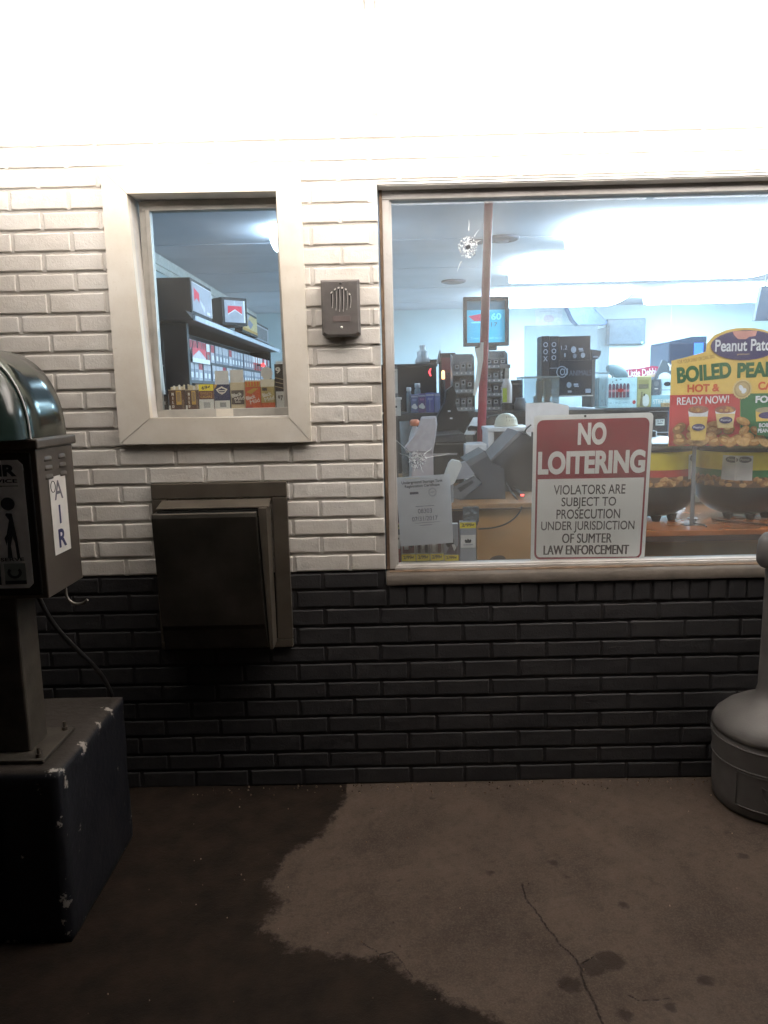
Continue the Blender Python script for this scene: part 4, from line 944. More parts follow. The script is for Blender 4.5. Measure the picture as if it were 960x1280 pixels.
def flag_sign(name, lab, x, y0, y1, z0, z1, depth, rot, prints, face=mat((168, 170, 182), .3)):
    """a header box; its printed face looks along +x before it is turned by rot"""
    o = thing(name, lab, 'header sign', (x, (y0 + y1) / 2, z0), 'header signs on the tobacco rack'); o.rotation_euler.z = rot
    hw = (y1 - y0) / 2; h = z1 - z0
    MB().box(-depth, 0, -hw, hw, 0, h, RK).build('box', o, bevel=.003).location = (0, 0, 0)
    mb = MB(); mb.M = Matrix(((0, -1, 0, .0), (1, 0, 0, 0), (0, 0, 1, 0), (0, 0, 0, 1)))
    mb.box(-hw + .02, hw - .02, -.003, -.0005, .02, h - .02, face); mb.prints(-hw + .02, hw - .02, .02, h - .02, -.003, prints)
    b = mb.build('sign_face', o); b.location = (0, 0, 0)
PKR = mat((226, 40, 70), .4); CHW = mat((236, 236, 240), .4)
flag_sign('header_sign', 'black header box with grey face and red flag at the near end of the rack', -.075, 1.93, 2.47, 1.947, 2.155, .22, 0, [('p', [(.08, .18), (.34, .30), (.34, .62), (.2, .5), (.08, .66)], PKR), ('p', [(.34, .5), (.62, .72), (.6, .92), (.45, .75)], mat((220, 224, 236), .3)), ('r', .72, .84, .9, .95, CHW), ('r', 0, 0, 1, .03, CHW), ('r', .96, 0, 1, 1, CHW)])
flag_sign('header_sign', 'turned black header box with a red chevron on a silver face', .02, 2.66, 2.86, 1.947, 2.135, .20, R(-48), [('p', CHV, PKR), ('p', [(.15, .62), (.5, .40), (.85, .62), (.85, .66), (.5, .45), (.15, .66)], CHW), ('r', .93, .0, 1, 1, CHW), ('r', .46, .02, .52, .2, mat((190, 194, 204), .3))])
flag_sign('header_sign', 'yellow and blue poster card standing at the far end of the rack top', -.03, 3.3, 4.0, 1.947, 2.12, .03, 0, [('p', [(0, 0), (.5, 0), (.25, .5), (0, .6)], mat((190, 190, 200), .5)), ('p', [(.4, .25), (.7, .45), (.5, .8), (.3, .6)], mat((130, 134, 160), .5)), ('r', 0, .85, 1, 1, OCH)], mat((208, 184, 130), .5))
flag_sign('header_sign', 'plain grey header box at the back of the rack top behind the poster card', -.10, 4.2, 5.1, 1.947, 2.12, .16, 0, [('r', .1, .1, .9, .9, GREY)])
CHW2 = mat((186, 184, 194), .4)
packs = {}
def pack_proto(key, m, m2):
    mb = MB(); mb.box(0, .022, -.027, .027, 0, .088, m); mb.add([(.0226, -.026, .05), (.0226, .026, .05), (.0226, .026, .086), (.0226, -.026, .086)], [(0, 1, 2, 3)], m2)
    mb.add([(.0228, -.014, .012), (.0228, .014, .012), (.0228, .014, .036), (.0228, -.014, .036)], [(0, 1, 2, 3)], CHW if m2 is not CHW else GREY)
    o = mb.build('cigarette_pack'); packs[key] = o; return o
kinds = {'white': (CHW2, mat((176, 56, 70), .5), 'white cigarette pack with red top among the packs on the black rack'), 'grey': (mat((138, 140, 154), .4), CHW2, 'grey cigarette pack with white top among the packs on the black rack'), 'red': (mat((176, 40, 52), .4), CHW, 'red cigarette pack among the packs on the black rack')}
rnd = random.Random(4)
for zz, pat in ((Z1, 'wwwwrwggggwggggggggrrrrwrwg'), (Z2, 'ggwgggggwggggwggggggggggggg')):
    for i, ch in enumerate(pat):
        key = {'w': 'white', 'g': 'grey', 'r': 'red'}[ch]; m, m2, lab = kinds[key]
        if key not in packs: o = pack_proto(key, m, m2)
        else: o = packs[key].copy(); col.objects.link(o)
        o.location = (-.155 + rnd.uniform(-.004, .004), 1.99 + .1195 * i, zz + .0005); tag(o, lab, 'cigarettes', key + ' cigarette packs on the rack'); o.scale = (2.0, 1.9, 1.35)
mb = MB(); mb.M = Matrix(((0, -1, 0, -.098), (1, 0, 0, 0), (0, 0, 1, 0), (0, 0, 0, 1))); mb.box(1.96, 2.42, -.004, 0, Z1 - .018, Z1 + .01, CHW); mb.box(1.96, 2.30, -.005, 0, Z1 + .0101, Z1 + .07, mat((214, 206, 212), .5)); mb.prints(1.96, 2.30, Z1 + .0101, Z1 + .07, -.005, [('p', [(0, 0), (1, 0), (1, .9), (.5, .15), (0, .9)], PKR)]); fuse(mb, 'shelf_card', 'white shelf card with a red chevron on the upper shelf of the rack', 'card')
mb = MB(); mb.ball((-.05, 4.35, 1.735), .018, .018, .018, glow((255, 60, 60), 3, 'red_led'), 10, 6); mb.tube([(-.104, 4.35, 1.735), (-.06, 4.35, 1.735)], .006, RK, n=6); fuse(mb, 'indicator_lamp', 'tiny glowing red lamp on the tobacco rack', 'lamp')
# small wire stand left of the rack
ws = thing('wire_stand', 'small dark wire stand of packets left of the tobacco rack', 'stand', (-.3, 1.6, .012))
mb = MB()
for xx in (-.42, -.20):
    for yy in (1.50, 1.72): mb.tube([(xx, yy, .012), (xx, yy, 1.78)], .005, RK, n=6)
for zz in (1.20, 1.36, 1.50, 1.64):
    for yy in (1.50, 1.72): mb.tube([(-.42, yy, zz), (-.20, yy, zz)], .004, RK, n=6)
    for xx in (-.42, -.31, -.20): mb.tube([(xx, 1.50, zz), (xx, 1.72, zz)], .004, RK, n=6)
mb.build('frame', ws)
k = 0
for zz in (1.204, 1.364, 1.504, 1.644):
    for i in range(3):
        cc = [(176, 60, 60), (210, 210, 214), (90, 90, 100), (190, 190, 170), (120, 60, 66), (200, 206, 212)][(k * 5 + i) % 6]
        mb = MB(); x0 = -.405 + .069 * i; h = .10 + .012 * ((k + i) % 3); mb.box(x0, x0 + .058, 1.54, 1.66, zz + .0008, zz + h, mat(cc, .45)); mb.prints(x0, x0 + .058, zz, zz + h, 1.54, [('r', .15, .2, .85, .5, LG if cc[0] < 180 else GREY), ('r', .2, .6, .8, .7, DARK)])
        fuse(mb, 'snack_packet', '%s packet, %s on the %s shelf of the small wire stand' % (['dull red', 'pale grey', 'charcoal', 'cream', 'maroon', 'bluish white'][(k * 5 + i) % 6], ['first', 'second', 'third'][i], ['lowest', 'second', 'third', 'top'][k]), 'packet', 'packets on the wire stand', .002)
    k += 1

# ================================================================== INSIDE: THINGS ON AND BEHIND THE CHECKOUT COUNTER
CT = .9945; BT = 1.3355
def poly3(px, Y): return [(at(x, y, Y).x, at(x, y, Y).z) for x, y in px]
CLR = glass(.16, (236, 240, 242), (200, 206, 212), 'clear_acrylic', .08)
GRB = mat((72, 74, 80), .45, var=.12, name='terminal_grey'); GRB2 = mat((104, 106, 112), .42, name='terminal_light_grey'); CAS = mat((206, 202, 198), .4)
# point of sale terminal seen from behind
po = thing('sales_terminal', 'grey point of sale terminal seen from behind, its screen leaning right', 'cash register', (1.42, .75, CT))
mb = MB(); P_ = poly3([(581, 577), (606, 563), (616, 580), (630, 586), (632, 627), (576, 627), (603, 604)], .58)
P_ = [(x, max(z, CT + .0005)) for x, z in P_]; mb.prism(P_, .58, .80, GRB)
P2 = poly3([(580, 578), (605, 563.5), (609, 570), (586, 584)], .578); mb.prism(P2, .574, .5795, GRB2); mb.build('printer_base', po, bevel=.004)
mb = MB(); P_ = poly3([(612, 580), (640, 553), (664, 546), (666, 629), (628, 629), (628, 588)], .84); P_ = [(x, max(z, CT + .0005)) for x, z in P_]; mb.prism(P_, .82, 1.02, mat((52, 53, 56), .55)); mb.build('stand', po, bevel=.012)
mb = MB(); a, b, c_, d_ = poly3([(613, 577), (652, 541), (664, 546), (623, 585)], .66)
mb.prism([a, b, c_, d_], .64, .96, mat((36, 40, 50), .4)); mb.build('screen', po, bevel=.006)
mb = MB(); a, b, c_, d_ = poly3([(612.6, 574.4), (648, 538.6), (653, 541), (615, 577)], .66); mb.prism([a, b, c_, d_], .645, .955, GRB2); mb.build('bezel', po, bevel=.003)
mb = MB(); k = [tuple(at(*p, .60)) for p in ((664, 531), (658, 540), (664, 547))]; mb.tube(bez([k[0], (k[1][0] - .03, .60, k[1][2]), k[2]], 12), .004, BLACK, n=6)
mb.tube(bez([tuple(at(632, 603, .62)), tuple(at(640, 620, .60)), tuple(at(652, 628, .56)), tuple(at(652, 634, .44))] , 16), .0035, BLACK, n=6)
mb.tube(bez([tuple(at(652, 634, .442)), tuple(at(650, 645, .44)), tuple(at(636, 655, .44)), tuple(at(626, 661, .45)), tuple(at(598, 661, .46))], 18), .0032, BLACK, n=6); mb.build('cable', po)
p = at(653, 619, .56); mb = MB().box(p.x - .007, p.x + .007, p.y, p.y + .004, p.z - .004, p.z + .004, glow((255, 90, 80), 4, 'red_led')); mb.box(p.x - .01, p.x + .01, p.y + .0045, .83, p.z - .007, p.z + .007, mat((46, 47, 50), .5)); mb.build('power_light', po)
mb = MB(); mb.prism(poly3([(567, 609), (593, 595), (602, 603), (576, 625), (566, 622)], .55), .545, .56, GRB2); mb.prism(poly3([(572, 610), (590, 600), (592, 603), (575, 615)], .55), .5435, .5449, DARK); mb.build('paper_tray', po, bevel=.002)
# card reader
mb = MB(); mb.prism(poly3([(553, 601), (561, 579), (565, 574.5), (575, 576.5), (577, 582), (568, 603), (560, 608)], .50), .485, .53, CAS)
mb.prism(poly3([(570, 581), (582, 577), (594, 593), (588, 598), (570, 600)], .52), .531, .56, mat((150, 150, 158), .5))
mb.tube([(at(563, 603, .51).x, .51, CT), (at(563, 603, .51).x, .51, at(563, 603, .51).z)], .014, GRB2, n=10)
fuse(mb, 'card_reader', 'white card reader tilted on its stand in front of the sales terminal', 'card reader', bevel=.006)
# black receipt printer, black tablet
pr_ = thing('receipt_printer', 'low black receipt printer under the lower bullet hole', 'printer', (at(558, 590, 1.2).x, 1.3, CT))
x0, x1, a, b = rect(533, 548, 584, 592, 1.2)
mb = MB(); mb.box(x0, x1, 1.2, 1.5, CT, b - .02, BLACK); mb.build('body', pr_, bevel=.012)
mb = MB(); mb.hexa([(x0 + .004, 1.205, b - .0195), (x1, 1.205, b - .0195), (x1, 1.49, b - .0195), (x0 + .004, 1.49, b - .0195), (x0 + .012, 1.225, b + .012), (x1 - .01, 1.225, b + .02), (x1 - .02, 1.47, b + .03), (x0 + .02, 1.47, b + .02)], mat((44, 44, 48), .3)); mb.build('lid', pr_, bevel=.006)
mb = MB(); mb.box(x0 + .02, x1 - .05, 1.197, 1.1995, b - .085, b - .075, mat((150, 150, 154), .3)); mb.build('paper_slot', pr_)
mb = MB(); mb.prism(poly3([(545, 541), (544, 531), (547, 520), (556, 503), (558, 488), (566, 482), (570, 493), (569, 505), (572, 514), (584, 514), (586, 519), (580, 528), (572, 534), (564, 539), (552, 542)], 1.55), 1.53, 1.66, mat((26, 27, 32), .4))
mb.prism(poly3([(550, 541), (566, 540), (566, 560), (550, 560)], 1.6), 1.56, 1.64, DARK)
z_ = at(558, 558, 1.6).z; xx = at(558, 558, 1.6).x; mb.box(xx - .07, xx + .07, 1.535, 1.66, CT, z_, DARK)
for q in ((561.5, 514), (564, 523)):
    e = at(*q, 1.528); mb.box(e.x - .008, e.x + .008, 1.5275, 1.5298, e.z - .004, e.z + .005, CHW)
fuse(mb, 'scanner', 'black barcode scanner on its curved stand behind the receipt printer', 'scanner', bevel=.006)
# tissue / cup / bag cluster at the left
x0, x1, a, b = rect(505, 527, 516, 556, 1.3); mb = MB(); mb.lathe([(0, 0), (.034, 0), (.045, b - CT), (.043, b - CT), (.033, .004)], ((x0 + x1) / 2, 1.36, CT), CLR, n=24); fuse(mb, 'plastic_cup', 'clear plastic cup standing beside the orange capped bottle', 'cup')
cx_, cz_ = at(518.5, 528, 1.26).x, at(518.5, 531, 1.26).z
bo = thing('spray_bottle', 'white squeeze bottle with an orange cap at the left of the checkout counter', 'bottle', (cx_, 1.28, CT))
mb = MB(); mb.lathe([(0, 0), (.03, 0), (.032, .02), (.032, cz_ - CT - .07), (.02, cz_ - CT - .03), (.012, cz_ - CT - .008)], (cx_, 1.28, CT), mat((214, 204, 204), .4), n=20); mb.build('bottle', bo)
mb = MB(); mb.lathe([(.012, -.0075), (.024, -.004), (.026, .016), (.018, .026), (0, .028)], (cx_, 1.28, cz_), mat((226, 130, 90), .4), n=20); mb.build('cap', bo)
mb = MB(); PKW = mat((196, 186, 190), .55, name='pale_carrier_bag')
pts = poly3([(527, 521), (545, 520), (546.5, 530), (544, 548), (541, 566), (508, 566), (505, 560), (516, 546), (524, 532)], 1.14); 
nb = len(pts); y0, y1 = 1.10, 1.19; ctr = (sum(p[0] for p in pts) / nb, sum(p[1] for p in pts) / nb); V = []; lay = [(.85, y0), (1, y0 + .02), (1, y1 - .02), (.9, y1)]
for kk, yy in lay: V += [(ctr[0] + (p[0] - ctr[0]) * kk, yy + .012 * noise.noise((p[0] * 30, p[1] * 30, yy * 9)), ctr[1] + (p[1] - ctr[1]) * kk) for p in pts]
mb.add(V, [(l * nb + i, l * nb + (i + 1) % nb, (l + 1) * nb + (i + 1) % nb, (l + 1) * nb + i) for l in range(3) for i in range(nb)] + [tuple(range(nb)), tuple(range(4 * nb - 1, 3 * nb - 1, -1))], PKW)
zb_ = min(v[2] for v in V); mb.box(ctr[0] - .06, ctr[0] + .05, y0 + .01, y1 - .01, CT, zb_ + .02, PKW)
bag = fuse(mb, 'carrier_bag', 'pale crumpled carrier bag behind the lower bullet hole', 'bag', bevel=.004)
# white stacking organiser with the dome on it, black bag, tilted paper
og = thing('desk_organiser', 'white open desk organiser behind the terminal, holding the cream dome', 'organiser', (at(637, 560, 1.1).x, 1.2, CT))
ox0, ox1, oa, ob = rect(610, 534, 664, 600, 1.1)
for xx in (ox0, ox1 - .03): MB().box(xx, xx + .03, 1.1, 1.35, CT, ob - .0205, CHW).build('side', og, bevel=.003)
MB().box(ox0 - .004, ox1 + .004, 1.09, 1.36, ob - .02, ob, CHW).build('top', og, bevel=.003)
for q in (.38, .66): MB().box(ox0 + .0305, ox1 - .0305, 1.105, 1.345, CT + (ob - CT) * q, CT + (ob - CT) * q + .012, CHW).build('shelf', og)
MB().box(ox0 + .0305, ox1 - .0305, 1.346, 1.349, CT + .001, ob - .021, mat((170, 172, 176), .6)).build('back_panel', og)
x0, x1, a, b = rect(583, 556, 612, 580, 1.06); MB().box(x0, ox0 - .006, 1.1, 1.3, CT, b, CHW).build('drawer_unit', og, bevel=.004)
dx0, dx1, da, db = rect(618, 519, 648, 535, 1.2); dc = ((dx0 + dx1) / 2, 1.21, ob + .001); dr_ = (dx1 - dx0) / 2
mb = MB(); mb.lathe([(0, 0), (dr_, 0), (dr_, .008), (dr_ * .95, .010), (dr_ * .93, .022), (dr_ * .84, .040), (dr_ * .62, .055), (dr_ * .35, .063), (0, .066)], dc, mat((214, 208, 188), .4), n=32)
for i in range(5): 
    e = R(-95 + 14 * i); mb.tube([(dc[0] + dr_ * .9 * math.cos(e), dc[1] + dr_ * .9 * math.sin(e), dc[2] + .026), (dc[0] + dr_ * .74 * math.cos(e), dc[1] + dr_ * .74 * math.sin(e), dc[2] + .050)], .0016, mat((120, 116, 104), .6), n=5)
fuse(mb, 'dome_lid', 'cream slotted dome lying on the white desk organiser', 'dome')
mb = MB(); Pq = poly3([(584, 535), (588, 532), (598, 533), (612, 520), (634, 517), (640, 524), (614, 536), (609, 552), (592, 556), (585, 548)], 1.42); mb.prism(Pq, 1.39, 1.5, mat((24, 24, 28), .5)); zz = min(p[1] for p in Pq); xm = at(597, 550, 1.42).x; mb.box(xm - .04, xm + .05, 1.4, 1.49, CT, zz + .03, BLACK)
fuse(mb, 'black_bag', 'black folded bag between the organiser and the receipt printer', 'bag', bevel=.006)
mb = MB(); a, b, c_, d_ = [at(x, y, 1.5) for x, y in ((577, 541), (592, 522), (605, 521), (590, 541))]; mb.hexa([(a.x, 1.36, a.z), (d_.x, 1.36, d_.z), (d_.x, 1.362, d_.z - .004), (a.x, 1.362, a.z - .004), (b.x, 1.52, b.z), (c_.x, 1.52, c_.z), (c_.x, 1.522, c_.z - .004), (b.x, 1.522, b.z - .004)], PAPER)
mb.box(a.x + .01, d_.x - .01, 1.3625, 1.38, CT, a.z - .006, mat((120, 118, 112), .6)); fuse(mb, 'clipboard', 'white tilted sheet on a desk stand at the foot of the red pole', 'paper')
# white sheet behind the warning sign
mb = MB(); mb.prism(poly3([(657, 504), (689, 503), (711, 507), (711, 540), (657, 540)], .62), .62, .622, mat((224, 220, 222), .8)); x_ = at(684, 530, .62).x; mb.prism(poly3([(676, 530), (692, 530), (692, 560), (676, 560)], .623), .6225, .64, GREY); mb.box(x_ - .03, x_ + .03, .6225, .66, CT, at(684, 558, .62).z, GREY)
mb.prints(*rect(657, 504, 711, 540, .62), .62, [('e', .47, .9, .30, .30, mat((214, 150, 156), .7)), ('e', .47, .92, .2, .2, RED)])
fuse(mb, 'poster_sheet', 'white sheet with a red disc on a stand just behind the NO LOITERING sign', 'paper')
# far left shelf things behind the frame
carton('memo_holder', 'white memo sheet in a clip at the left edge of the display window', 'paper', (486, 457, 497, 492), 1.6, .012, CAS, [('r', 0, 0, 1, .12, GREY), ('r', .1, .2, .8, .22, GREY)])
x0, x1, a, b = rect(485, 497, 501, 520, 1.55); mb = MB().box(x0, x1, 1.56, 1.75, a, b - .012, CAS); mb.box(x0 - .004, x1 + .006, 1.55, 1.76, b - .0118, b, mat((226, 222, 220), .5)); mb.box(x0 + .01, x0 + .05, 1.557, 1.5598, (a + b) / 2 - .006, (a + b) / 2 + .006, DARK); fuse(mb, 'storage_box', 'small white lidded box under the memo sheet by the window frame', 'box', bevel=.003)
x0, x1, a, b = rect(486, 516, 497, 556, 1.5); mb = MB().box(x0, x1, 1.5, 1.77, CT, rect(485, 497, 501, 520, 1.55)[2] - .0005, mat((96, 88, 84), .6)); mb.box(x0 + .01, x1 - .01, 1.497, 1.4995, CT + .05, CT + .2, mat((80, 72, 70), .6)); fuse(mb, 'cardboard_box', 'grey brown cardboard box under the small white lidded box', 'box', bevel=.003)
p = at(491, 493, 1.62); mb = MB().box(p.x - .04, p.x + .03, 1.6, 1.66, rect(485, 497, 501, 520, 1.55)[3] + .0005, p.z + .002, GREY); fuse(mb, 'memo_clip', 'small grey clip base under the memo sheet', 'clip', bevel=.003)
# dark cabinet with a red digit, things on top of it
x0, x1, a, b = rect(470, 459, 546, 520, 2.35)
cb = thing('dark_cabinet', 'wide black display cabinet with a small red glowing digit', 'cabinet', ((x0 + x1) / 2, 2.45, BT))
mb = MB(); mb.box(x0, x1, 2.36, 2.60, BT, b, mat((34, 34, 40), .4)); mb.build('body', cb, bevel=.004)
mb = MB(); mb.box(x0 - .006, x1 + .006, 2.345, 2.61, b + .0005, b + .02, mat((50, 52, 58), .4)); mb.build('top', cb, bevel=.002)
p = at(537.5, 465, 2.355); rl = glow((255, 70, 80), 3.5, 'red_digit'); mb = MB(); mb.box(p.x - .03, p.x + .03, 2.355, 2.3598, p.z - .035, p.z + .035, BLACK); mb.flat([(p.x - .012, p.z), (p.x + .003, p.z + .024), (p.x + .009, p.z + .020), (p.x, p.z), (p.x + .009, p.z - .024), (p.x + .002, p.z - .028)], 2.354, rl); mb.build('digit_display', cb)
px_ = at(529, 458, 2.4).x; h_ = at(529, 430, 2.4).z - (b + .0205)
mb = MB(); mb.lathe([(0, 0), (.05, 0), (.052, .02), (.036, .05), (.04, .08), (.028, h_ * .65), (.018, h_ * .75), (.022, h_ * .92), (.016, h_ * .97), (0, h_)], (px_, 2.44, b + .0205), mat((160, 164, 170), .4), n=18); fuse(mb, 'bottle', 'slim pale grey bottle standing on the black cabinet', 'bottle')
cz0 = b + .0205
x0, x1, a, b2 = rect(538, 449, 552, 458, 2.4); mb = MB().box(x0, x1, 2.42, 2.52, cz0, b2, DARK); mb.box(x0 + .01, x1 - .01, 2.418, 2.4198, cz0 + .01, b2 - .02, GREY); fuse(mb, 'small_box', 'low dark box beside the slim grey bottle on the black cabinet', 'box', bevel=.004)
x0, x1, a, b = rect(551, 441, 570, 505, 2.36); mb = MB().box(x0, x1, 2.38, 2.56, BT, b, mat((60, 30, 36), .5)); mb.prints(x0, x1, BT, b, 2.38, [('r', .08, .08, .95, .34, mat((120, 40, 54), .5)), ('r', .08, .36, .9, .62, mat((90, 36, 46), .5)), ('r', .1, .66, .9, .96, DARK)]); fuse(mb, 'candy_box', 'dark red display box right of the black cabinet', 'box', bevel=.003)
p0, p1 = at(554, 474, 2.3), at(554, 463, 2.3); mb = MB(); mb.lathe([(.009, 0), (.011, .01), (.011, p1.z - p0.z - .01), (.006, p1.z - p0.z), (0, p1.z - p0.z)], (p0.x, 2.3, p0.z), glow((255, 190, 130), 3.0, 'warm_lamp'), n=12); mb.tube([(p0.x, 2.3, BT), (p0.x, 2.3, p0.z - .001)], .012, DARK, n=10); mb.tube([(p0.x, 2.3, BT), (p0.x, 2.3, BT + .01)], .035, DARK, n=16); fuse(mb, 'night_lamp', 'small warm glowing lamp between the black cabinet and the red display box', 'lamp')
mb = MB(); a, b = at(546.5, 456, 2.39), at(550, 438, 2.39); mb.prism([(a.x - .006, cz0), (a.x + .012, cz0), (b.x + .008, b.z), (b.x - .004, b.z)], 2.395, 2.40, mat((176, 178, 184), .5)); fuse(mb, 'leaflet', 'narrow grey leaflet standing on the end of the black cabinet', 'leaflet')
# bottles and packs in front of the cabinet
for lab, px0, py0, px1, Y in (('white capped clear bottle, the shorter one left of the blue packs', 508, 484, 514.5, 2.05), ('white capped clear bottle, the taller one behind the blue packs', 518, 479, 526, 2.2)):
    x0, x1, a, b = rect(px0, py0, px1, 515, Y); r_ = (x1 - x0) / 2; h_ = b - BT
    o = thing('water_bottle', lab, 'bottle', ((x0 + x1) / 2, Y, BT), 'white capped bottles on the back counter')
    mb = MB(); mb.lathe([(0, 0), (r_, 0), (r_, h_ * .6), (r_ * .96, h_ * .66), (r_, h_ * .72), (r_ * .7, h_ * .84)], ((x0 + x1) / 2, Y, BT), mat((134, 146, 156), .25), n=20); mb.build('bottle', o)
    mb = MB(); mb.lathe([(r_ * .7, h_ * .8405), (r_ * .9, h_ * .85), (r_ * .9, h_ * .97), (r_ * .8, h_), (0, h_)], ((x0 + x1) / 2, Y, BT), mat((206, 210, 214), .4), n=20); mb.build('cap', o)
bl = [(mat((108, 118, 160), .4), 514, 493, 522.5, 'steel blue pack with a white puff print, first of the blue packs'), (mat((116, 96, 150), .4), 523, 492, 532, 'violet pack with a white puff print beside the steel blue pack'), (mat((98, 106, 176), .4), 532.5, 491, 543, 'plain bright blue pack right of the violet pack'), (mat((130, 140, 184), .4), 543.5, 491, 550, 'narrow light blue pack at the right end of the blue packs')]
for i, (m, a0, b0, c0, lab) in enumerate(bl):
    x0, x1, a, b = rect(a0, b0, c0, 518, 2.0); mb = MB().box(x0, x1, 2.0, 2.08, BT, b, m)
    mb.prints(x0, x1, BT, b, 2.0, [('r', .0, .06, 1, .16, mat((170, 176, 206), .4)), ('r', .2, .25, .8, .36, mat((160, 120, 170), .4) if i == 1 else mat((140, 150, 200), .4))] + ([('e', .35, .66, .3, .10, CHW), ('e', .62, .70, .3, .10, CHW), ('e', .5, .6, .25, .1, CHW)] if i < 2 else [('r', .42, .3, .5, .9, mat((150, 160, 206), .4))]))
    fuse(mb, 'tissue_pack', lab, 'pack', 'blue packs on the back counter', bevel=.003)

# clear racks and the screen beside the pole
def acrylic_rack(lab, px, Y, seed, tiers, full):
    x0, x1, a, b = rect(*px, Y); t = thing('display_rack', lab, 'rack', ((x0 + x1) / 2, Y + .08, BT), 'clear display racks on the back counter')
    ACR = mat((150, 156, 162), .25, var=.1, name='smoky_acrylic'); rnd = random.Random(seed)
    MB().box(x0, x1, Y + .16, Y + .166, BT, b, ACR).build('back_panel', t)
    for xx in (x0, x1 - .005): MB().hexa([(xx, Y, BT), (xx + .005, Y, BT), (xx + .005, Y + .159, BT), (xx, Y + .159, BT), (xx, Y + .05, b - .02), (xx + .005, Y + .05, b - .02), (xx + .005, Y + .159, b), (xx, Y + .159, b)], ACR).build('side', t)
    for k in range(tiers):
        z = BT + .002 + (b - BT - .03) * k / tiers; hh = (b - BT) / tiers
        MB().box(x0 + .0055, x1 - .0055, Y + .02, Y + .159, z, z + .006, ACR).build('shelf', t)
        mb = MB(); mb.box(x0 + .0055, x1 - .0055, Y + .012, Y + .018, z + hh * .02, z + hh * .22, mat((176, 182, 188), .25)); 
        for i in range(4): mb.ellipse(x0 + (x1 - x0) * (.2 + .2 * i), z + hh * .13, .006, .006, Y + .0112, CHW, n=8)
        mb.build('label_strip', t)
        n = 3
        for i in range(n):
            m = mat(rnd.choice(full), .35, var=.2); w_ = (x1 - x0 - .02) / n
            mb = MB(); xx = x0 + .01 + w_ * i; hz = hh * rnd.uniform(.6, .82)
            mb.box(xx + .003, xx + w_ - .003, Y + .04, Y + .13, z + .0065, z + hz, m); mb.prints(xx + .003, xx + w_ - .003, z + .0065, z + hz, Y + .04, [('r', .15, .15, .85, .5, mat((180, 186, 192), .4)), ('e', .5, .3, .2, .1, DARK)])
            mb.build('hanging_packet', t, bevel=.003)
acrylic_rack('clear three tier rack of grey packets left of the red pole', (566, 441, 594, 522, ), 2.05, 3, 3, [(120, 124, 132), (90, 94, 104), (150, 150, 156)])
acrylic_rack('clear four tier rack of grey packets right of the red pole', (606, 437, 636, 522), 2.15, 5, 4, [(96, 104, 120), (140, 144, 150), (120, 122, 128), (84, 92, 110)])
x0, x1, a, b = rect(579.5, 370.5, 636.5, 432.5, 3.2)
mo = thing('menu_screen', 'glowing cyan advertising screen in a black frame behind the red pole', 'screen', ((x0 + x1) / 2, 3.2, .012))
mb = MB(); t = .026; mb.box(x0, x1, 3.2, 3.25, b - t, b, DARK); mb.box(x0, x1, 3.2, 3.25, a, a + t, DARK); mb.box(x0, x0 + t, 3.2, 3.25, a + t, b - t, DARK); mb.box(x1 - t, x1, 3.2, 3.25, a + t, b - t, DARK); mb.box(x0 + .004, x1 - .004, 3.2505, 3.28, a + .004, b - .004, DARK); mb.build('frame', mo, bevel=.003)
CY = glow((60, 170, 205), .55, 'cyan_screen'); CY2 = glow((120, 215, 235), .65, 'pale_cyan_print'); SRD = glow((190, 70, 100), .5, 'screen_red'); SDK = glow((60, 100, 120), .35, 'screen_dim')
mb = MB(); mb.box(x0 + t + .0005, x1 - t - .0005, 3.235, 3.25, a + t + .0005, b - t - .0005, CY)
mb.prints(x0 + t, x1 - t, a + t, b - t, 3.235, [('r', 0, 0, 1, .22, SDK), ('p', [(.05, .36), (.45, .30), (.45, .48), (.2, .48)], SRD), ('t', .64, .30, .90, .46, CY2, '60', .03), ('r', .12, .50, .40, .53, CY2), ('t', .64, .52, .8, .62, SDK, '17', .0), ('t', .10, .86, .92, .93, CY2, 'Treat yourself to it', 0)]); mb.build('panel', mo)
xm = (x0 + x1) / 2; mb = MB(); mb.box(xm - .03, xm + .03, 3.281, 3.31, .03, (a + b) / 2, DARK); mb.box(xm - .08, xm + .08, 3.21, 3.28, a - .03, a - .001, DARK); mb.box(xm - .2, xm + .2, 3.15, 3.45, .0125, .03, DARK); mb.build('stand', mo, bevel=.003)
# spray bottle, jar, clear box
x0, x1, a, b = rect(629, 436, 641, 520, 1.9); cx_ = at(634, 500, 1.98).x; zt_ = at(634, 474, 1.98).z
sp_ = thing('cleaner_bottle', 'white trigger bottle with a yellow green label by the dark box', 'bottle', (cx_, 1.99, BT))
hB = zt_ - BT
mb = MB(); mb.lathe([(0, 0), (.028, 0), (.03, .015), (.03, hB * .25)], (cx_, 1.99, BT), mat((40, 42, 46), .5), n=20); mb.build('base', sp_)
mb = MB(); mb.lathe([(.0301, hB * .2505), (.031, hB * .32), (.031, hB * .8), (.02, hB * .98), (.012, hB * 1.02)], (cx_, 1.99, BT), mat((206, 196, 194), .4), n=20); mb.build('bottle', sp_)
mb = MB(); mb.box(cx_ - .031, cx_ - .006, 1.955, 1.9575, BT + hB * .28, BT + hB * .72, mat((186, 208, 60), .4)); mb.build('label', sp_)
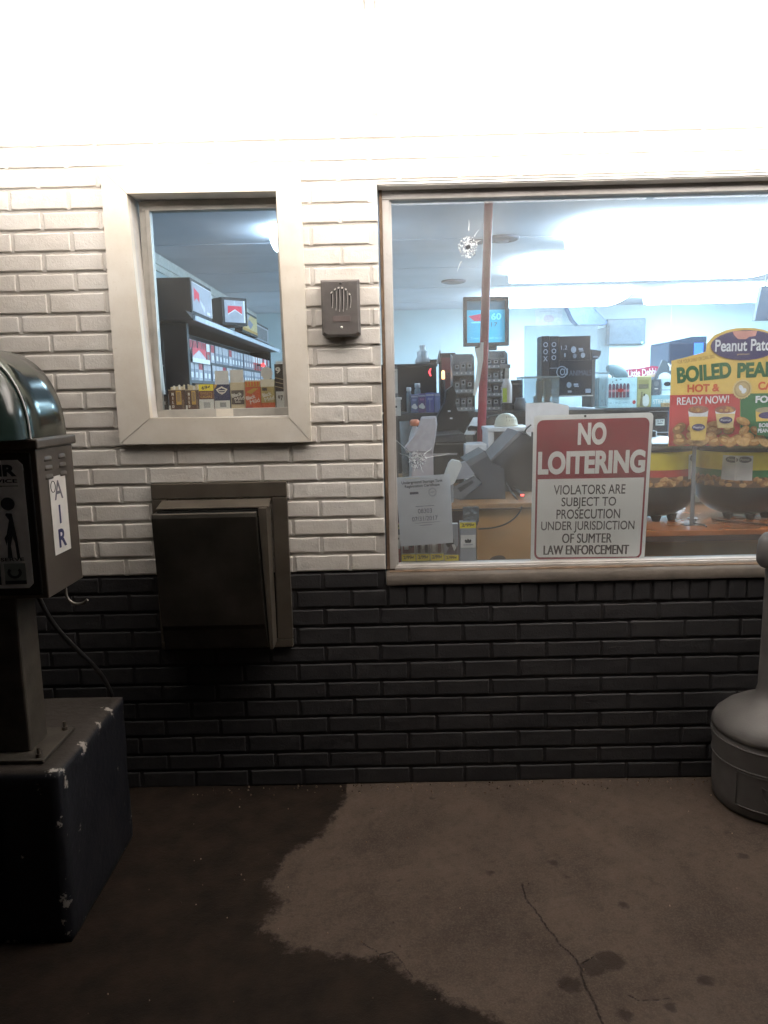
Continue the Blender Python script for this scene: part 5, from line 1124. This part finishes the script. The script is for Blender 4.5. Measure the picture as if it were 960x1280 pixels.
mb = MB(); zz = BT + hB * 1.02; mb.box(cx_ - .012, cx_ + .012, 1.975, 2.0, zz + .0005, zz + .06, CAS); mb.box(cx_ - .045, cx_ + .02, 1.977, 1.998, zz + .0605, zz + .085, mat((150, 152, 158), .4)); mb.hexa([(cx_ - .03, 1.98, zz), (cx_ - .018, 1.98, zz), (cx_ - .018, 1.995, zz), (cx_ - .03, 1.995, zz), (cx_ - .022, 1.98, zz + .06), (cx_ - .0125, 1.98, zz + .06), (cx_ - .0125, 1.995, zz + .06), (cx_ - .022, 1.995, zz + .06)], DARK); mb.build('trigger', sp_, bevel=.002)
carton('dark_box', 'upright dark box behind the white trigger bottle', 'box', (639, 475, 653, 522), 2.2, .1, mat((58, 62, 72), .5), [('r', .1, .1, .9, .16, GREY), ('r', .1, .8, .9, .84, GREY)], z0=BT)
x0, x1, a, b = rect(645, 497, 659, 522, 1.95); mb = MB(); mb.lathe([(0, 0), (.036, 0), (.036, b - BT - .03), (.026, b - BT - .012), (.028, b - BT - .010), (.028, b - BT), (0, b - BT)], ((x0 + x1) / 2, 2.0, BT), mat((120, 126, 136), .3), n=20); fuse(mb, 'jar', 'small grey jar in front of the clear acrylic box', 'jar')
x0, x1, a, b = rect(653, 472, 699, 522, 2.05)
bx = thing('acrylic_box', 'empty clear acrylic box with two dark slots above the white sheet', 'box', ((x0 + x1) / 2, 2.15, BT))
mb = MB().box(x0, x1, 2.05, 2.054, BT, b, CLR); mb.box(x0, x0 + .004, 2.0545, 2.25, BT, b, CLR); mb.box(x1 - .004, x1, 2.0545, 2.25, BT, b, CLR); mb.build('walls', bx)
mb = MB().box(x0 - .004, x1 + .004, 2.045, 2.255, b + .0005, b + .008, mat((176, 186, 194), .2)); mb.build('lid', bx)
mb = MB().box(x0 + .10, x0 + .135, 2.12, 2.15, BT, b - .02, mat((84, 96, 112), .4)); mb.box(x0 + .15, x0 + .185, 2.12, 2.15, BT, b - .02, mat((84, 96, 112), .4)); mb.build('slots', bx)
# black cartons in an open clear case on the back counter
CBK = mat((40, 46, 60), .35, var=.08, name='black_carton'); CPR = mat((150, 164, 184), .4, name='pale_print')
zt = at(720, 494, 2.4).z
cs = thing('clear_case', 'tall clear case stand holding the black printed cartons', 'case', (at(710, 494, 2.4).x, 2.5, BT))
xa, xb = at(676, 460, 2.36).x, at(760, 460, 2.36).x
MB().box(xa, at(742, 460, 2.36).x, 2.36, 2.62, zt - .008, zt - .0005, CAS).build('shelf', cs)
mb = MB(); 
for xx in (xa, at(742, 460, 2.36).x - .01): mb.box(xx, xx + .01, 2.37, 2.61, BT, zt - .0085, mat((90, 92, 96), .4))
mb.build('legs', cs)
MB().box(xa - .06, xb, 2.625, 2.630, BT, at(700, 406, 2.62).z, CLR).build('back_panel', cs); MB().box(xb, xb + .005, 2.36, 2.63, BT, at(757, 408, 2.4).z, CLR).build('side_panel', cs)
carton('black_carton', 'slim black carton standing upright, outermost left in the clear case', 'carton', (677, 420, 686.5, 494), 2.40, .16, CBK, [('t', .2, .1, .8, .42, CPR, 'O\nO\nX', .02), ('r', .3, .90, .6, .96, CPR)], 'black cartons in the clear case', z0=zt)
carton('black_carton', 'slim black carton standing upright beside the wide black cartons', 'carton', (687, 420, 698.5, 494), 2.40, .16, CBK, [('t', .2, .1, .7, .40, CPR, 'O\nO\nO', .02), ('r', 0, .53, 1, .54, CPR), ('r', .2, .88, .5, .97, CPR)], 'black cartons in the clear case', z0=zt)
zmid = at(720, 450.5, 2.4).z
carton('black_carton', 'wide black carton with a pale ring and lettering, lower of the two wide ones', 'carton', (699, 450.5, 740, 494), 2.40, .16, CBK, [('e', .08, .32, .17, .17, CPR), ('e', .08, .32, .14, .14, CBK), ('t', .02, .22, .26, .42, CPR, 'CU', .02), ('t', .30, .28, .98, .44, mat((104, 118, 140), .4), 'ANIMALS', .0), ('e', .30, .70, .075, .085, CPR), ('r', .44, .66, .58, .72, CPR), ('r', .46, .73, .60, .76, CPR), ('r', .26, .86, .38, .92, CPR), ('r', .80, .82, .96, .94, CPR)], 'black cartons in the clear case', z0=zt)
carton('black_carton', 'wide black carton with small pale icons, upper of the two wide ones', 'carton', (699, 420, 738, 450), 2.40, .16, CBK, [('t', .06, .38, .26, .55, CPR, '1.2', .0), ('r', .16, .70, .21, .86, CPR), ('e', .46, .56, .085, .14, CPR), ('e', .5, .82, .06, .1, mat((110, 124, 146), .4)), ('r', .62, .50, .76, .58, CPR), ('r', .64, .60, .78, .64, CPR), ('e', .76, .8, .07, .11, CPR), ('r', .31, 0, .315, 1, mat((84, 94, 112), .4))], 'black cartons in the clear case', z0=zmid + .001)
mb = MB(); mb.prism(poly3([(738, 437), (750, 439), (749, 444), (746, 449), (738, 450)], 2.45), 2.42, 2.5, mat((70, 78, 92), .4)); mb.box(at(742, 450, 2.45).x - .01, at(742, 450, 2.45).x + .01, 2.44, 2.48, BT, at(742, 449.5, 2.45).z, GREY); mb.prints(*rect(738, 439, 749, 449, 2.42), 2.42, [('r', .3, .6, .9, .8, CPR)])
fuse(mb, 'price_clip', 'dark grey clip on a stalk sticking out right of the black cartons', 'clip')
# snack rack with printed cards, right of the case
sh = thing('snack_shelf', 'dark snack shelf with a small white price tag behind the boiled peanut sign', 'shelf', (at(795, 540, 2.6).x, 2.75, .012))
xa, xb = at(738, 510, 2.55).x, at(842, 510, 2.55).x; zs = at(790, 509.5, 2.55).z
MB().box(xa, xb, 2.55, 3.0, zs - .02, zs, mat((44, 46, 52), .4)).build('shelf', sh, bevel=.003)
MB().box(xa + .02, xb - .02, 2.60, 2.98, .012, zs - .0205, DARK).build('body', sh)
x0, x1, a, b = rect(822, 524, 833, 532, 2.55); MB().box(x0, x1, 2.585, 2.5995, a, b, WHITE).prints(x0, x1, a, b, 2.585, [('t', .15, .15, .85, .45, INK, '2.79', 0), ('r', .2, .6, .8, .75, GREY)]).build('price_tag', sh)
for py in (514, 540.5): 
    x0, x1, a, b = rect(814, py, 838, py + .8, 2.55); MB().box(x0, x1, 2.584, 2.5996, a, b, mat((170, 172, 178), .3)).build('edge_trim', sh)
CYB = mat((186, 216, 222), .5, name='pale_cyan_carton')
carton('drink_carton', 'pale cyan carton printed with a row of dark bottles', 'carton', (758, 472, 796, 509.5), 2.56, .12, CYB, sum([[('r', .07 + .115 * i, .30, .165 + .115 * i, .66, mat((110, 60, 78), .5) if i < 5 else mat((90, 84, 104), .5)), ('e', .117 + .115 * i, .28, .048, .09, mat((90, 60, 84), .5)), ('r', .07 + .115 * i, .40, .165 + .115 * i, .47, mat((186, 120, 130), .5))] for i in range(6)], []) + [('e', .45, .42, .1, .06, RED), ('t', .02, .80, .76, .86, mat((120, 150, 166), .5), 'THE 1 TRUE FAMILY', 0), ('e', .90, .82, .055, .065, RED), ('e', .3, .08, .03, .03, GREY), ('e', .18, .14, .025, .025, GREY), ('e', .44, .06, .03, .02, GREY)], z0=zs)
carton('drink_carton', 'narrow pale cyan carton end with a dark mark, left of the bottle print', 'carton', (748.5, 472, 757, 509.5), 2.575, .10, mat((170, 204, 208), .5), [('r', .5, .25, .62, .38, DARK), ('r', .4, .72, .6, .8, GREY)], z0=zs)
carton('snack_bag', 'olive yellow snack bag with a cat like pale shape beside the cyan carton', 'snack', (796.5, 470, 814, 509.5), 2.57, .08, mat((170, 162, 112), .45), [('r', .08, .12, .8, .38, mat((150, 140, 90), .5)), ('r', .08, .26, .8, .40, mat((110, 104, 84), .5)), ('e', .62, .78, .26, .2, mat((206, 204, 196), .5)), ('p', [(.28, .5), (.38, .5), (.40, .95), (.2, .95)], mat((120, 110, 80), .5)), ('e', .5, .6, .06, .04, INK)], bevel=.004, z0=zs)
x0, x1, a, b = rect(815, 474, 826, 490, 2.6); mb = MB(); zq = at(820, 490, 2.6).z
mb.prism([(x0, b), (x1, b), (x1 - .01, zs), (x0 + .01, zs)], 2.6, 2.68, mat((92, 96, 104), .5)); mb.prints(x0, x1, zq, b, 2.6, [('e', .5, .35, .3, .2, GREY), ('r', .3, .7, .7, .78, CAS)]); fuse(mb, 'snack_tub', 'dark grey tapered tub at the left edge of the boiled peanut sign', 'tub', bevel=.003)
carton('snack_carton', 'white carton with a dark oval print half hidden by the boiled peanut sign', 'carton', (827, 473, 840, 492), 2.62, .1, mat((190, 210, 216), .5), [('e', .55, .35, .35, .14, DARK), ('r', 0, .7, 1, .74, GREY)], z0=at(830, 493, 2.62).z)
carton('snack_tray', 'pale blue tray with tiny white lettering under the white carton', 'tray', (814.6, 494, 841, 504), 2.585, .014, mat((150, 186, 196), .5), [('t', .08, .35, .9, .75, WHITE, 'STREAMS', .0)], z0=zs)
carton('pastry_pack', 'small tan pastry pack at the foot of the boiled peanut sign', 'pastry', (827, 503.5, 840, 509.5), 2.556, .02, mat((176, 150, 110), .5), [('e', .5, .5, .3, .3, mat((150, 120, 80), .6))], z0=zs)
mb = MB().box(at(814, 470, 2.7).x, at(840, 470, 2.7).x, 2.60, 2.72, at(830, 493, 2.62).z - .012, at(830, 493, 2.62).z - .0005, CAS)
for xx in (at(815, 470, 2.7).x, at(840, 470, 2.7).x - .012): mb.box(xx, xx + .01, 2.69, 2.71, zs, at(830, 493, 2.62).z - .0125, CAS)
fuse(mb, 'riser', 'pale shelf riser carrying the white carton', 'stand')
SCR = mat((178, 62, 92), .45, name='pink_red_banner')
mb = MB(); Pb = poly3([(783, 462), (800, 460.5), (815, 457.5), (826, 458.5), (826, 470), (800, 471), (783, 472.5)], 2.85); mb.prism(Pb, 2.85, 2.865, SCR); mb.text('Little Debbie', at(785, 465, 2.85).x, at(824, 465, 2.85).x, at(804, 469.6, 2.85).z, at(804, 461.2, 2.85).z, 2.849, CHW, .015, rot=.07)
mb.prism(poly3([(808, 468.5), (826, 466.5), (826, 471), (808, 471.5)], 2.849), 2.8475, 2.8496, mat((206, 170, 150), .5)); xm = at(804, 470, 2.85).x; mb.box(xm - .05, xm + .05, 2.866, 2.88, zs, at(804, 468, 2.85).z, CAS)
fuse(mb, 'banner_sign', 'pink red banner reading Little Debbie on a post above the cyan carton', 'sign')
mb = MB(); c_ = at(771, 464.5, 2.75); mb.M = Matrix.Translation(c_) @ Matrix.Rotation(.5, 4, 'Y') @ Matrix.Rotation(-.5, 4, 'Z'); mb.ball((0, 0, 0), .085, .012, .042, mat((84, 104, 112), .35), 24, 10); mb.M = None
mb.tube([(c_.x - .03, 2.75, c_.z - .02), (c_.x - .03, 2.75, zs)], .006, GREY, n=8); mb.tube([(c_.x - .15, 2.75, c_.z - .005), (c_.x - .05, 2.75, c_.z - .008)], .006, mat((84, 104, 112), .35), n=8)
fuse(mb, 'scoop', 'dark oval scoop on a stalk above the cyan carton', 'scoop')
mb = MB(); c_ = at(832, 467, 2.8); mb.M = Matrix.Translation(c_) @ Matrix.Rotation(.4, 4, 'Y'); mb.box(-.06, .05, .0, .02, -.07, .08, mat((84, 92, 100), .5)); mb.M = None; mb.ellipse(c_.x - .005, c_.z - .025, .045, .033, 2.798, mat((206, 212, 216), .5)); mb.text('Y', c_.x + .01, c_.x + .05, c_.z + .02, c_.z + .07, 2.798, CHW, .03); mb.tube([(c_.x, 2.815, c_.z - .06), (c_.x, 2.815, at(830, 493, 2.62).z)], .006, GREY, n=8)
fuse(mb, 'round_tag', 'dark tag with a pale oval right of the Little Debbie banner', 'tag')

# back of the shop
x0, x1, a, b = rect(760, 398, 808, 430, 7.0)
tv = thing('wall_panel', 'flat grey panel on the back wall with a tiny green light', 'panel', ((x0 + x1) / 2, 7.05, a))
MB().box(x0, x1, 7.03, 7.098, a, b, mat((116, 130, 142), .3)).build('body', tv, bevel=.006)
MB().box(x0 + .02, x1 - .02, 7.026, 7.0295, a + .03, b - .02, mat((126, 140, 152), .2)).build('face', tv)
MB().box(x1 - .05, x1 - .03, 7.02, 7.0255, a + .006, a + .026, glow((150, 255, 190), 3, 'green_led')).build('power_light', tv)
mb = MB(); Pd = poly3([(703, 372), (729, 373), (757, 402), (757, 406), (722, 406.5), (716, 400)], 6.6); mb.prism(Pd, 6.55, 6.75, mat((92, 110, 140), .4)); e = poly3([(729, 373)], 6.6)[0]; mb.tube([(e[0] - .1, 6.65, Pd[0][1] - .03), (e[0] - .1, 6.65, RZ - .002)], .02, GREY, n=8); fuse(mb, 'ceiling_sign', 'dark slanted sign hanging from the ceiling below the bright lights', 'sign')
carton('wall_notice', 'white paper notice on the back wall left of the dark slanted sign', 'notice', (669, 377, 703, 410), 7.085, .012, mat((214, 216, 222), .6), [('r', .15, .2, .85, .24, LG), ('r', .15, .35, .7, .38, LG), ('e', .5, .65, .2, .15, mat((206, 190, 196), .6))])
x0, x1, a, b = rect(837, 422, 884, 462, 5.4)
co = thing('drink_cooler', 'tall dark blue cooler with a glowing blue patch behind the peanut sign', 'cooler', ((x0 + x1) / 2, 5.7, .012))
MB().box(x0, x1, 5.42, 6.0, .012, b - .05, mat((52, 66, 88), .4)).build('cabinet', co, bevel=.01)
MB().prism([(x0, b - .0495), (x1, b - .0495), (x1, b + .01), (x0 + .24, b + .01), (x0, b - .035)], 5.43, 5.98, mat((70, 86, 106), .4)).build('top', co, bevel=.006)
p = at(872, 436, 5.4); MB().box(p.x - .03, x1 - .04, 5.405, 5.4195, p.z - .09, p.z + .06, glow((70, 130, 235), .9, 'blue_backlight')).build('light_panel', co)
x0, x1, a, b = rect(948, 357, 990, 400, 3.4); mb = MB(); mb.hexa([(x0 - .02, 3.4, a), (x1, 3.4, a), (x1, 3.45, a), (x0 - .02, 3.45, a), (x0 + .02, 3.4, b), (x1, 3.4, b), (x1, 3.45, b), (x0 + .02, 3.45, b)], mat((70, 80, 96), .45)); 
for xx in (x0 + .06, x1 - .03): mb.tube([(xx, 3.425, b), (xx, 3.425, RZ - .001)], .004, GREY, n=6)
fuse(mb, 'hanging_sign', 'dark hanging board at the right edge of the display window', 'sign')
mb = MB(); mb.tube([(1.085, RY1 - .02, 1.2), (1.085, RY1 - .02, 2.2)], .006, DARK, n=6); p0, p1 = at(489.5, 405, 1.7), at(489, 455, 1.7)
mb = MB(); mb.tube([tuple(p1), ((p0.x + p1.x) / 2 + .004, 1.7, (p0.z + p1.z) / 2), tuple(p0), (p0.x - .02, 1.7, RZ - .001)], .003, DARK, n=6); fuse(mb, 'wire', 'thin dark wire hanging from the ceiling at the left edge of the display window', 'cord')

# ================================================================== INSIDE: PEANUT KETTLES AND THEIR SIGN
KB = mat((16, 18, 24), .34, var=.15, name='black_enamel'); KY = mat((214, 190, 62), .4, name='kettle_yellow'); KR = mat((176, 52, 44), .4, name='kettle_red'); KG = mat((50, 116, 66), .4, name='kettle_green')
PN = [mat(c, .6, var=.2, scale=60) for c in ((186, 140, 88), (164, 116, 70), (204, 160, 106), (146, 100, 60))]; PKB = mat((104, 74, 50), .6)
KYC = .80; KT = .8625
def kettle(px, band, lab, tags):
    cx_ = at(px, 600, KYC).x; r_ = .198; zf = lambda py: at(px, py, KYC - r_).z
    t = thing('peanut_kettle', lab, 'kettle', (cx_, KYC, KT), 'kettles on the side counter')
    z0, zb, zp, zr, zy, ztop = KT + .022, zf(634), zf(609), zf(597.5), zf(588.5), zf(567)
    c = (cx_, KYC, 0)
    mb = MB(); mb.lathe([(0, z0), (r_ * .50, z0), (r_ * .66, z0 + .012), (r_ * .86, z0 + .040), (r_ * .97, z0 + .075), (r_ * 1.0, zp - .004)], c, KB, n=64); mb.lathe([(r_ * 1.0, ztop + .0035), (r_ * 1.05, ztop + .006), (r_ * 1.05, ztop + .030), (r_ * .9, ztop + .042), (r_ * .4, ztop + .060), (.03, ztop + .064), (.03, ztop + .085), (0, ztop + .09)], c, KB, n=64); mb.build('pot', t)
    mb = MB(); mb.lathe([(r_, zy), (r_, ztop + .003)], c, KY, n=64); mb.lathe([(r_, zr), (r_, zy)], c, band, n=64); mb.lathe([(r_, zp - .004), (r_, zr)], c, PKB, n=64)
    rnd = random.Random(px)
    for i in range(110):
        a = R(rnd.uniform(-190, 10)); zz = rnd.uniform(zp + .004, zr - .002); q = (cx_ + r_ * math.cos(a), KYC + r_ * math.sin(a), zz)
        mb.M = Matrix.Translation(q) @ Matrix.Rotation(a + math.pi / 2, 4, 'Z') @ Matrix.Rotation(rnd.uniform(-.9, .9), 4, 'Y'); mb.ball((0, 0, 0), .014, .0022, .0085, rnd.choice(PN), 10, 6)
    mb.M = None; mb.build('printed_band', t)
    for a in (-140, -90, -40, 90):
        mb = MB(); ax, ay = cx_ + r_ * .55 * math.cos(R(a)), KYC + r_ * .55 * math.sin(R(a)); mb.tube([(ax, ay, KT), (ax, ay, z0 + .006)], [.016, .026], KB, n=12); mb.build('foot', t)
    for (ta, tw, slant) in tags:
        mb = MB(); x0, x1 = -tw / 2, tw / 2; za, zb_ = zf(601), zf(570)
        mb.M = Matrix.Translation((cx_ + (r_ + .004) * math.cos(R(ta)), KYC + (r_ + .004) * math.sin(R(ta)), 0)) @ Matrix.Rotation(R(ta) + math.pi / 2, 4, 'Z') @ Matrix.Translation((0, 0, za)) @ Matrix.Rotation(slant, 4, 'Y')
        mb.box(x0, x1, -.001, 0, 0, zb_ - za, CAS); mb.prints(x0, x1, 0, zb_ - za, -.001, [('e', .55, .16, .38, .13, mat((74, 70, 84), .5)), ('t', .3, .11, .8, .2, CAS, 'Peanut', 0)] + [('r', .12, .34 + .1 * i, .86 - .06 * (i % 2), .37 + .1 * i, LG) for i in range(6)]); mb.M = None; mb.build('hang_tag', t)
kettle(811, KR, 'black peanut kettle with yellow and red band, left of the two', [(-47, .062, -.04)])
kettle(926, KG, 'black peanut kettle with yellow and green band, under the boiled peanut sign', [(-128, .068, .05), (-112, .070, .0), (-62, .062, -.04)])
mb = MB(); q = [at(x, y, .62) for x, y in ((865, 559), (872, 558), (873, 570), (870, 590), (866, 590))]; mb.prism([(p.x, p.z) for p in q], .72, .74, mat((92, 84, 160), .35)); e = at(868.5, 590, .73); mb.tube([(e.x, .73, e.z + .01), (e.x, .73, KT)], .006, GREY, n=8); mb.box(e.x - .02, e.x + .02, .71, .75, KT, KT + .004, GREY); fuse(mb, 'lighter', 'violet lighter on a stalk standing between the two kettles', 'lighter')
mb = MB(); w3 = [at(864, 646, .55), at(882, 646, .55), at(882, 656, .50)]
KTz = KT + .004
mb.tube(bez([(at(872, 640, .62).x, .62, KTz + .01), (at(858, 648, .55).x, .55, KTz), (at(885, 645, .58).x, .60, KTz), (at(883, 658, .5).x, .50, KTz)], 20), .0035, BLACK, n=6)
mb.tube(bez([(at(884, 632, .78).x, .72, KTz), (at(900, 650, .6).x, .60, KTz), (at(930, 642, .6).x, .62, KTz), (at(965, 660, .5).x, .50, KTz)], 24), .004, BLACK, n=6)
fuse(mb, 'power_cord', 'black power cord straggling across the orange counter under the kettles', 'cord')
mb = MB(); x0, x1 = at(822, 640, .95).x, at(864, 640, .95).x; mb.hexa([(x0, 1.02, KT), (x1, 1.02, KT), (x1, 1.2, KT), (x0, 1.2, KT), (x0, 1.02, KT + .002), (x1, 1.02, KT + .002), (x1, 1.2, KT + .08), (x0, 1.2, KT + .08)], mat((226, 232, 240), .3)); fuse(mb, 'bright_wedge', 'white wedge added as the bright patch behind the kettles on the orange counter', 'paper')  # unidentified bright patch behind the kettles, built as an added white wedge

PY = mat((230, 192, 102), .5, var=.06, name='sign_yellow'); PRD = mat((190, 62, 66), .5); PGR = mat((58, 116, 76), .5); TXG = mat((44, 96, 58), .5); TXO = mat((206, 92, 50), .5); NVY = mat((70, 62, 104), .5); CRM = mat((222, 196, 140), .5); PCH = mat((214, 150, 140), .5)
YP = .555; mb = MB()
left = [(835.5, 557.8), (839.7, 451), (858, 446.5), (882.5, 439.5), (884, 429), (893, 419), (907.5, 412.6), (920, 410.2), (931, 409.7)]
cxp = 931.0
outl = left + [(2 * cxp - x, y) for x, y in left[-2::-1]]
outl = [(x, y - (x - cxp) * .0232 * (1 if x > cxp else 0)) for x, y in outl]
mb.prism(poly3(outl, YP), YP, YP + .004, PY)
def pq(x, y): p = at(x, y, YP); return (p.x, p.z)
yy = [YP]
def lay(): yy[0] -= .0004; return yy[0]
mb.flat([pq(837.5, 494), pq(925, 492), pq(925, 557), pq(835.7, 557.5)], lay(), PRD); mb.flat([pq(925.3, 492), pq(1023.5, 490.5), pq(1026, 555.5), pq(925.3, 557)], yy[0], PGR)
def pt_(st, x0, y0, x1, y1, m, bold=.04, rot=.0):
    a, b = at(x0, (y0 + y1) / 2, YP), at(x1, (y0 + y1) / 2, YP); c_, d_ = at((x0 + x1) / 2, y1, YP), at((x0 + x1) / 2, y0, YP)
    mb.text(st, a.x, b.x, c_.z, d_.z, lay(), m, bold, rot)
pt_('FOR YOUR SHELF OR CAN, 2003', 847, 447, 893, 452, mat((150, 110, 60), .5), 0, .14)
pt_('BOILED', 846, 455.5, 914, 476, TXG, .05, .085); pt_('PEANUTS', 921.5, 451.5, 1010, 471, TXG, .05, .02)
pt_('HOT &', 859, 480, 899.5, 490, TXO, .04, .01); pt_('CANNED', 947.5, 476.5, 1000, 487, TXO, .04); pt_('READY NOW!', 846, 495.5, 911, 505, CHW, .045, .02); pt_('FOR LATER!', 944, 494, 1010, 503, CHW, .045)
def el(x, y, rx, ry, m, rot=0, n=26):
    c_ = at(x, y, YP); k = (YP - CAM.y) / F; mb.ellipse(c_.x, c_.z, rx * k, ry * k, lay(), m, n=n, rot=rot)
el(931, 431.5, 42, 18, mat((92, 76, 112), .5)); el(931, 431.5, 40, 16.5, NVY); 
mb.flat([pq(915, 414), pq(946, 413.5), pq(944, 420), pq(936, 421), (pq(932, 424)), pq(922, 424), pq(917, 419)], lay(), PCH)
pt_('Peanut Patch', 893.5, 424, 969, 439, CHW, .02); pt_('premium', 921, 441.5, 936, 444.5, CRM, 0)
k_ = 26; c_ = at(927, 486.5, YP); kk = (YP - CAM.y) / F
mb.flat([(c_.x + (11.8 + .7 * math.cos(i * math.pi)) * kk * math.cos(2 * math.pi * i / 40), c_.z + (11.8 + .7 * math.cos(i * math.pi)) * kk * math.sin(2 * math.pi * i / 40)) for i in range(40)], lay(), CRM)
el(927, 486.5, 10, 10, mat((176, 150, 104), .5)); el(927, 486.5, 8.2, 8.2, mat((196, 172, 126), .5)); el(925.5, 485, 2.5, 4, CHW, .5); el(929, 488.5, 2.8, 3.6, CHW, -.6)
# peanuts printed along the foot
rnd = random.Random(11)
PNT = [mat(c, .55, var=.25, scale=90) for c in ((190, 140, 84), (166, 116, 66), (204, 160, 104), (150, 104, 60), (178, 128, 74))]
SHD = mat((120, 80, 44), .55)
for row, (y0, nn) in enumerate(((528, 9), (537, 12), (546, 13), (553, 14))):
    for i in range(nn):
        x = 839 + 184 * (i + .5) / nn + rnd.uniform(-4, 4); y = y0 + rnd.uniform(-3, 3) + (6 if row == 0 and 845 < x < 920 else 0)
        x = max(846, min(1016, x)); y = min(y, 551)
        ro = rnd.uniform(-.7, .7); m = rnd.choice(PNT); rx, ry = rnd.uniform(7, 10), rnd.uniform(4.3, 5.8)
        el(x, y + .9, rx, ry, SHD, ro, 18); el(x - .5, y, rx * .96, ry * .94, m, ro, 18); el(x - 1.5, y - 1.4, rx * .5, ry * .4, PNT[2], ro, 14)
# cups and can
def cup(x0, x1, y0, y1, tap, wh):
    m_ = (x0 + x1) / 2
    mb.flat([pq(x0, y0), pq(x1, y0), pq(x1 - tap, y1), pq(x0 + tap, y1)], lay(), PY if wh else CRM); 
    mb.flat([pq(x0, y0), pq(x1, y0), pq(x1 - tap * .25, y0 + (y1 - y0) * .24), pq(x0 + tap * .25, y0 + (y1 - y0) * .24)], lay(), CHW)
    el(m_, y0 + .5, (x1 - x0) / 2, 4.6, mat((150, 96, 80), .55))
    for q in range(7): el(m_ + rnd.uniform(-.35, .35) * (x1 - x0), y0 + rnd.uniform(-2.5, 2), 2.4, 1.6, rnd.choice(PNT), rnd.uniform(-1, 1), 10)
    el(m_, y0 + (y1 - y0) * .58, (x1 - x0) * .32, 4.2, NVY); pt_('Peanut', m_ - 6, y0 + (y1 - y0) * .58 - 1.4, m_ + 6, y0 + (y1 - y0) * .58 + 1.4, CHW, 0)
cup(885.5, 911, 511, 534, 3.5, False); cup(852, 877, 511, 549, 4, True)
mb.flat([pq(934, 513), pq(962, 512), pq(961, 543), pq(936, 543)], lay(), PGR); mb.flat([pq(934, 513), pq(962, 512), pq(961.5, 525), pq(934.6, 526)], lay(), PY); el(948, 512, 14, 3.6, mat((170, 160, 130), .4)); el(948, 518.5, 10.5, 4, NVY); pt_('BOILED', 938, 528, 958, 533, CHW, .03); pt_('PEANUTS', 936.5, 534.5, 959.5, 539.5, CHW, .03)
for sx_ in (868, 994):
    e = at(sx_, 552, YP + .01); mb.box(e.x - .008, e.x + .008, YP + .0045, YP + .010, KT, e.z, GREY)
    mb.box(e.x - .03, e.x + .03, YP + .0045, YP + .05, KT, KT + .003, GREY)
fuse(mb, 'peanut_sign', 'yellow arched BOILED PEANUTS board standing in front of the kettles', 'sign')

# ---------------------------------------------------------------- crumbs of mortar and grit along the foot of the wall
rnd = random.Random(21); mb = MB(); GRT = [mat(c, .9, var=.3, scale=60) for c in ((96, 78, 62), (62, 50, 42), (140, 122, 104))]
for k in range(260):
    x = rnd.uniform(.3, 2.6); y = -.012 - abs(rnd.gauss(0, .035)) if k < 170 else rnd.uniform(-1.1, -.05); r = rnd.uniform(.0012, .0042) * (1 if k < 170 else .7)
    n = rnd.randint(5, 7); a0 = rnd.random() * 6
    P_ = [(x + r * rnd.uniform(.6, 1.2) * math.cos(a0 + 6.283 * i / n), y + r * rnd.uniform(.6, 1.2) * math.sin(a0 + 6.283 * i / n)) for i in range(n)]
    mb.add([(u, v, .0004) for u, v in P_] + [(x + (u - x) * .6, y + (v - y) * .6, r * .8 + .002) for u, v in P_], [(i, (i + 1) % n, n + (i + 1) % n, n + i) for i in range(n)] + [tuple(range(n, 2 * n))], rnd.choice(GRT))
o = mb.build('debris'); tag(o, kind='stuff')
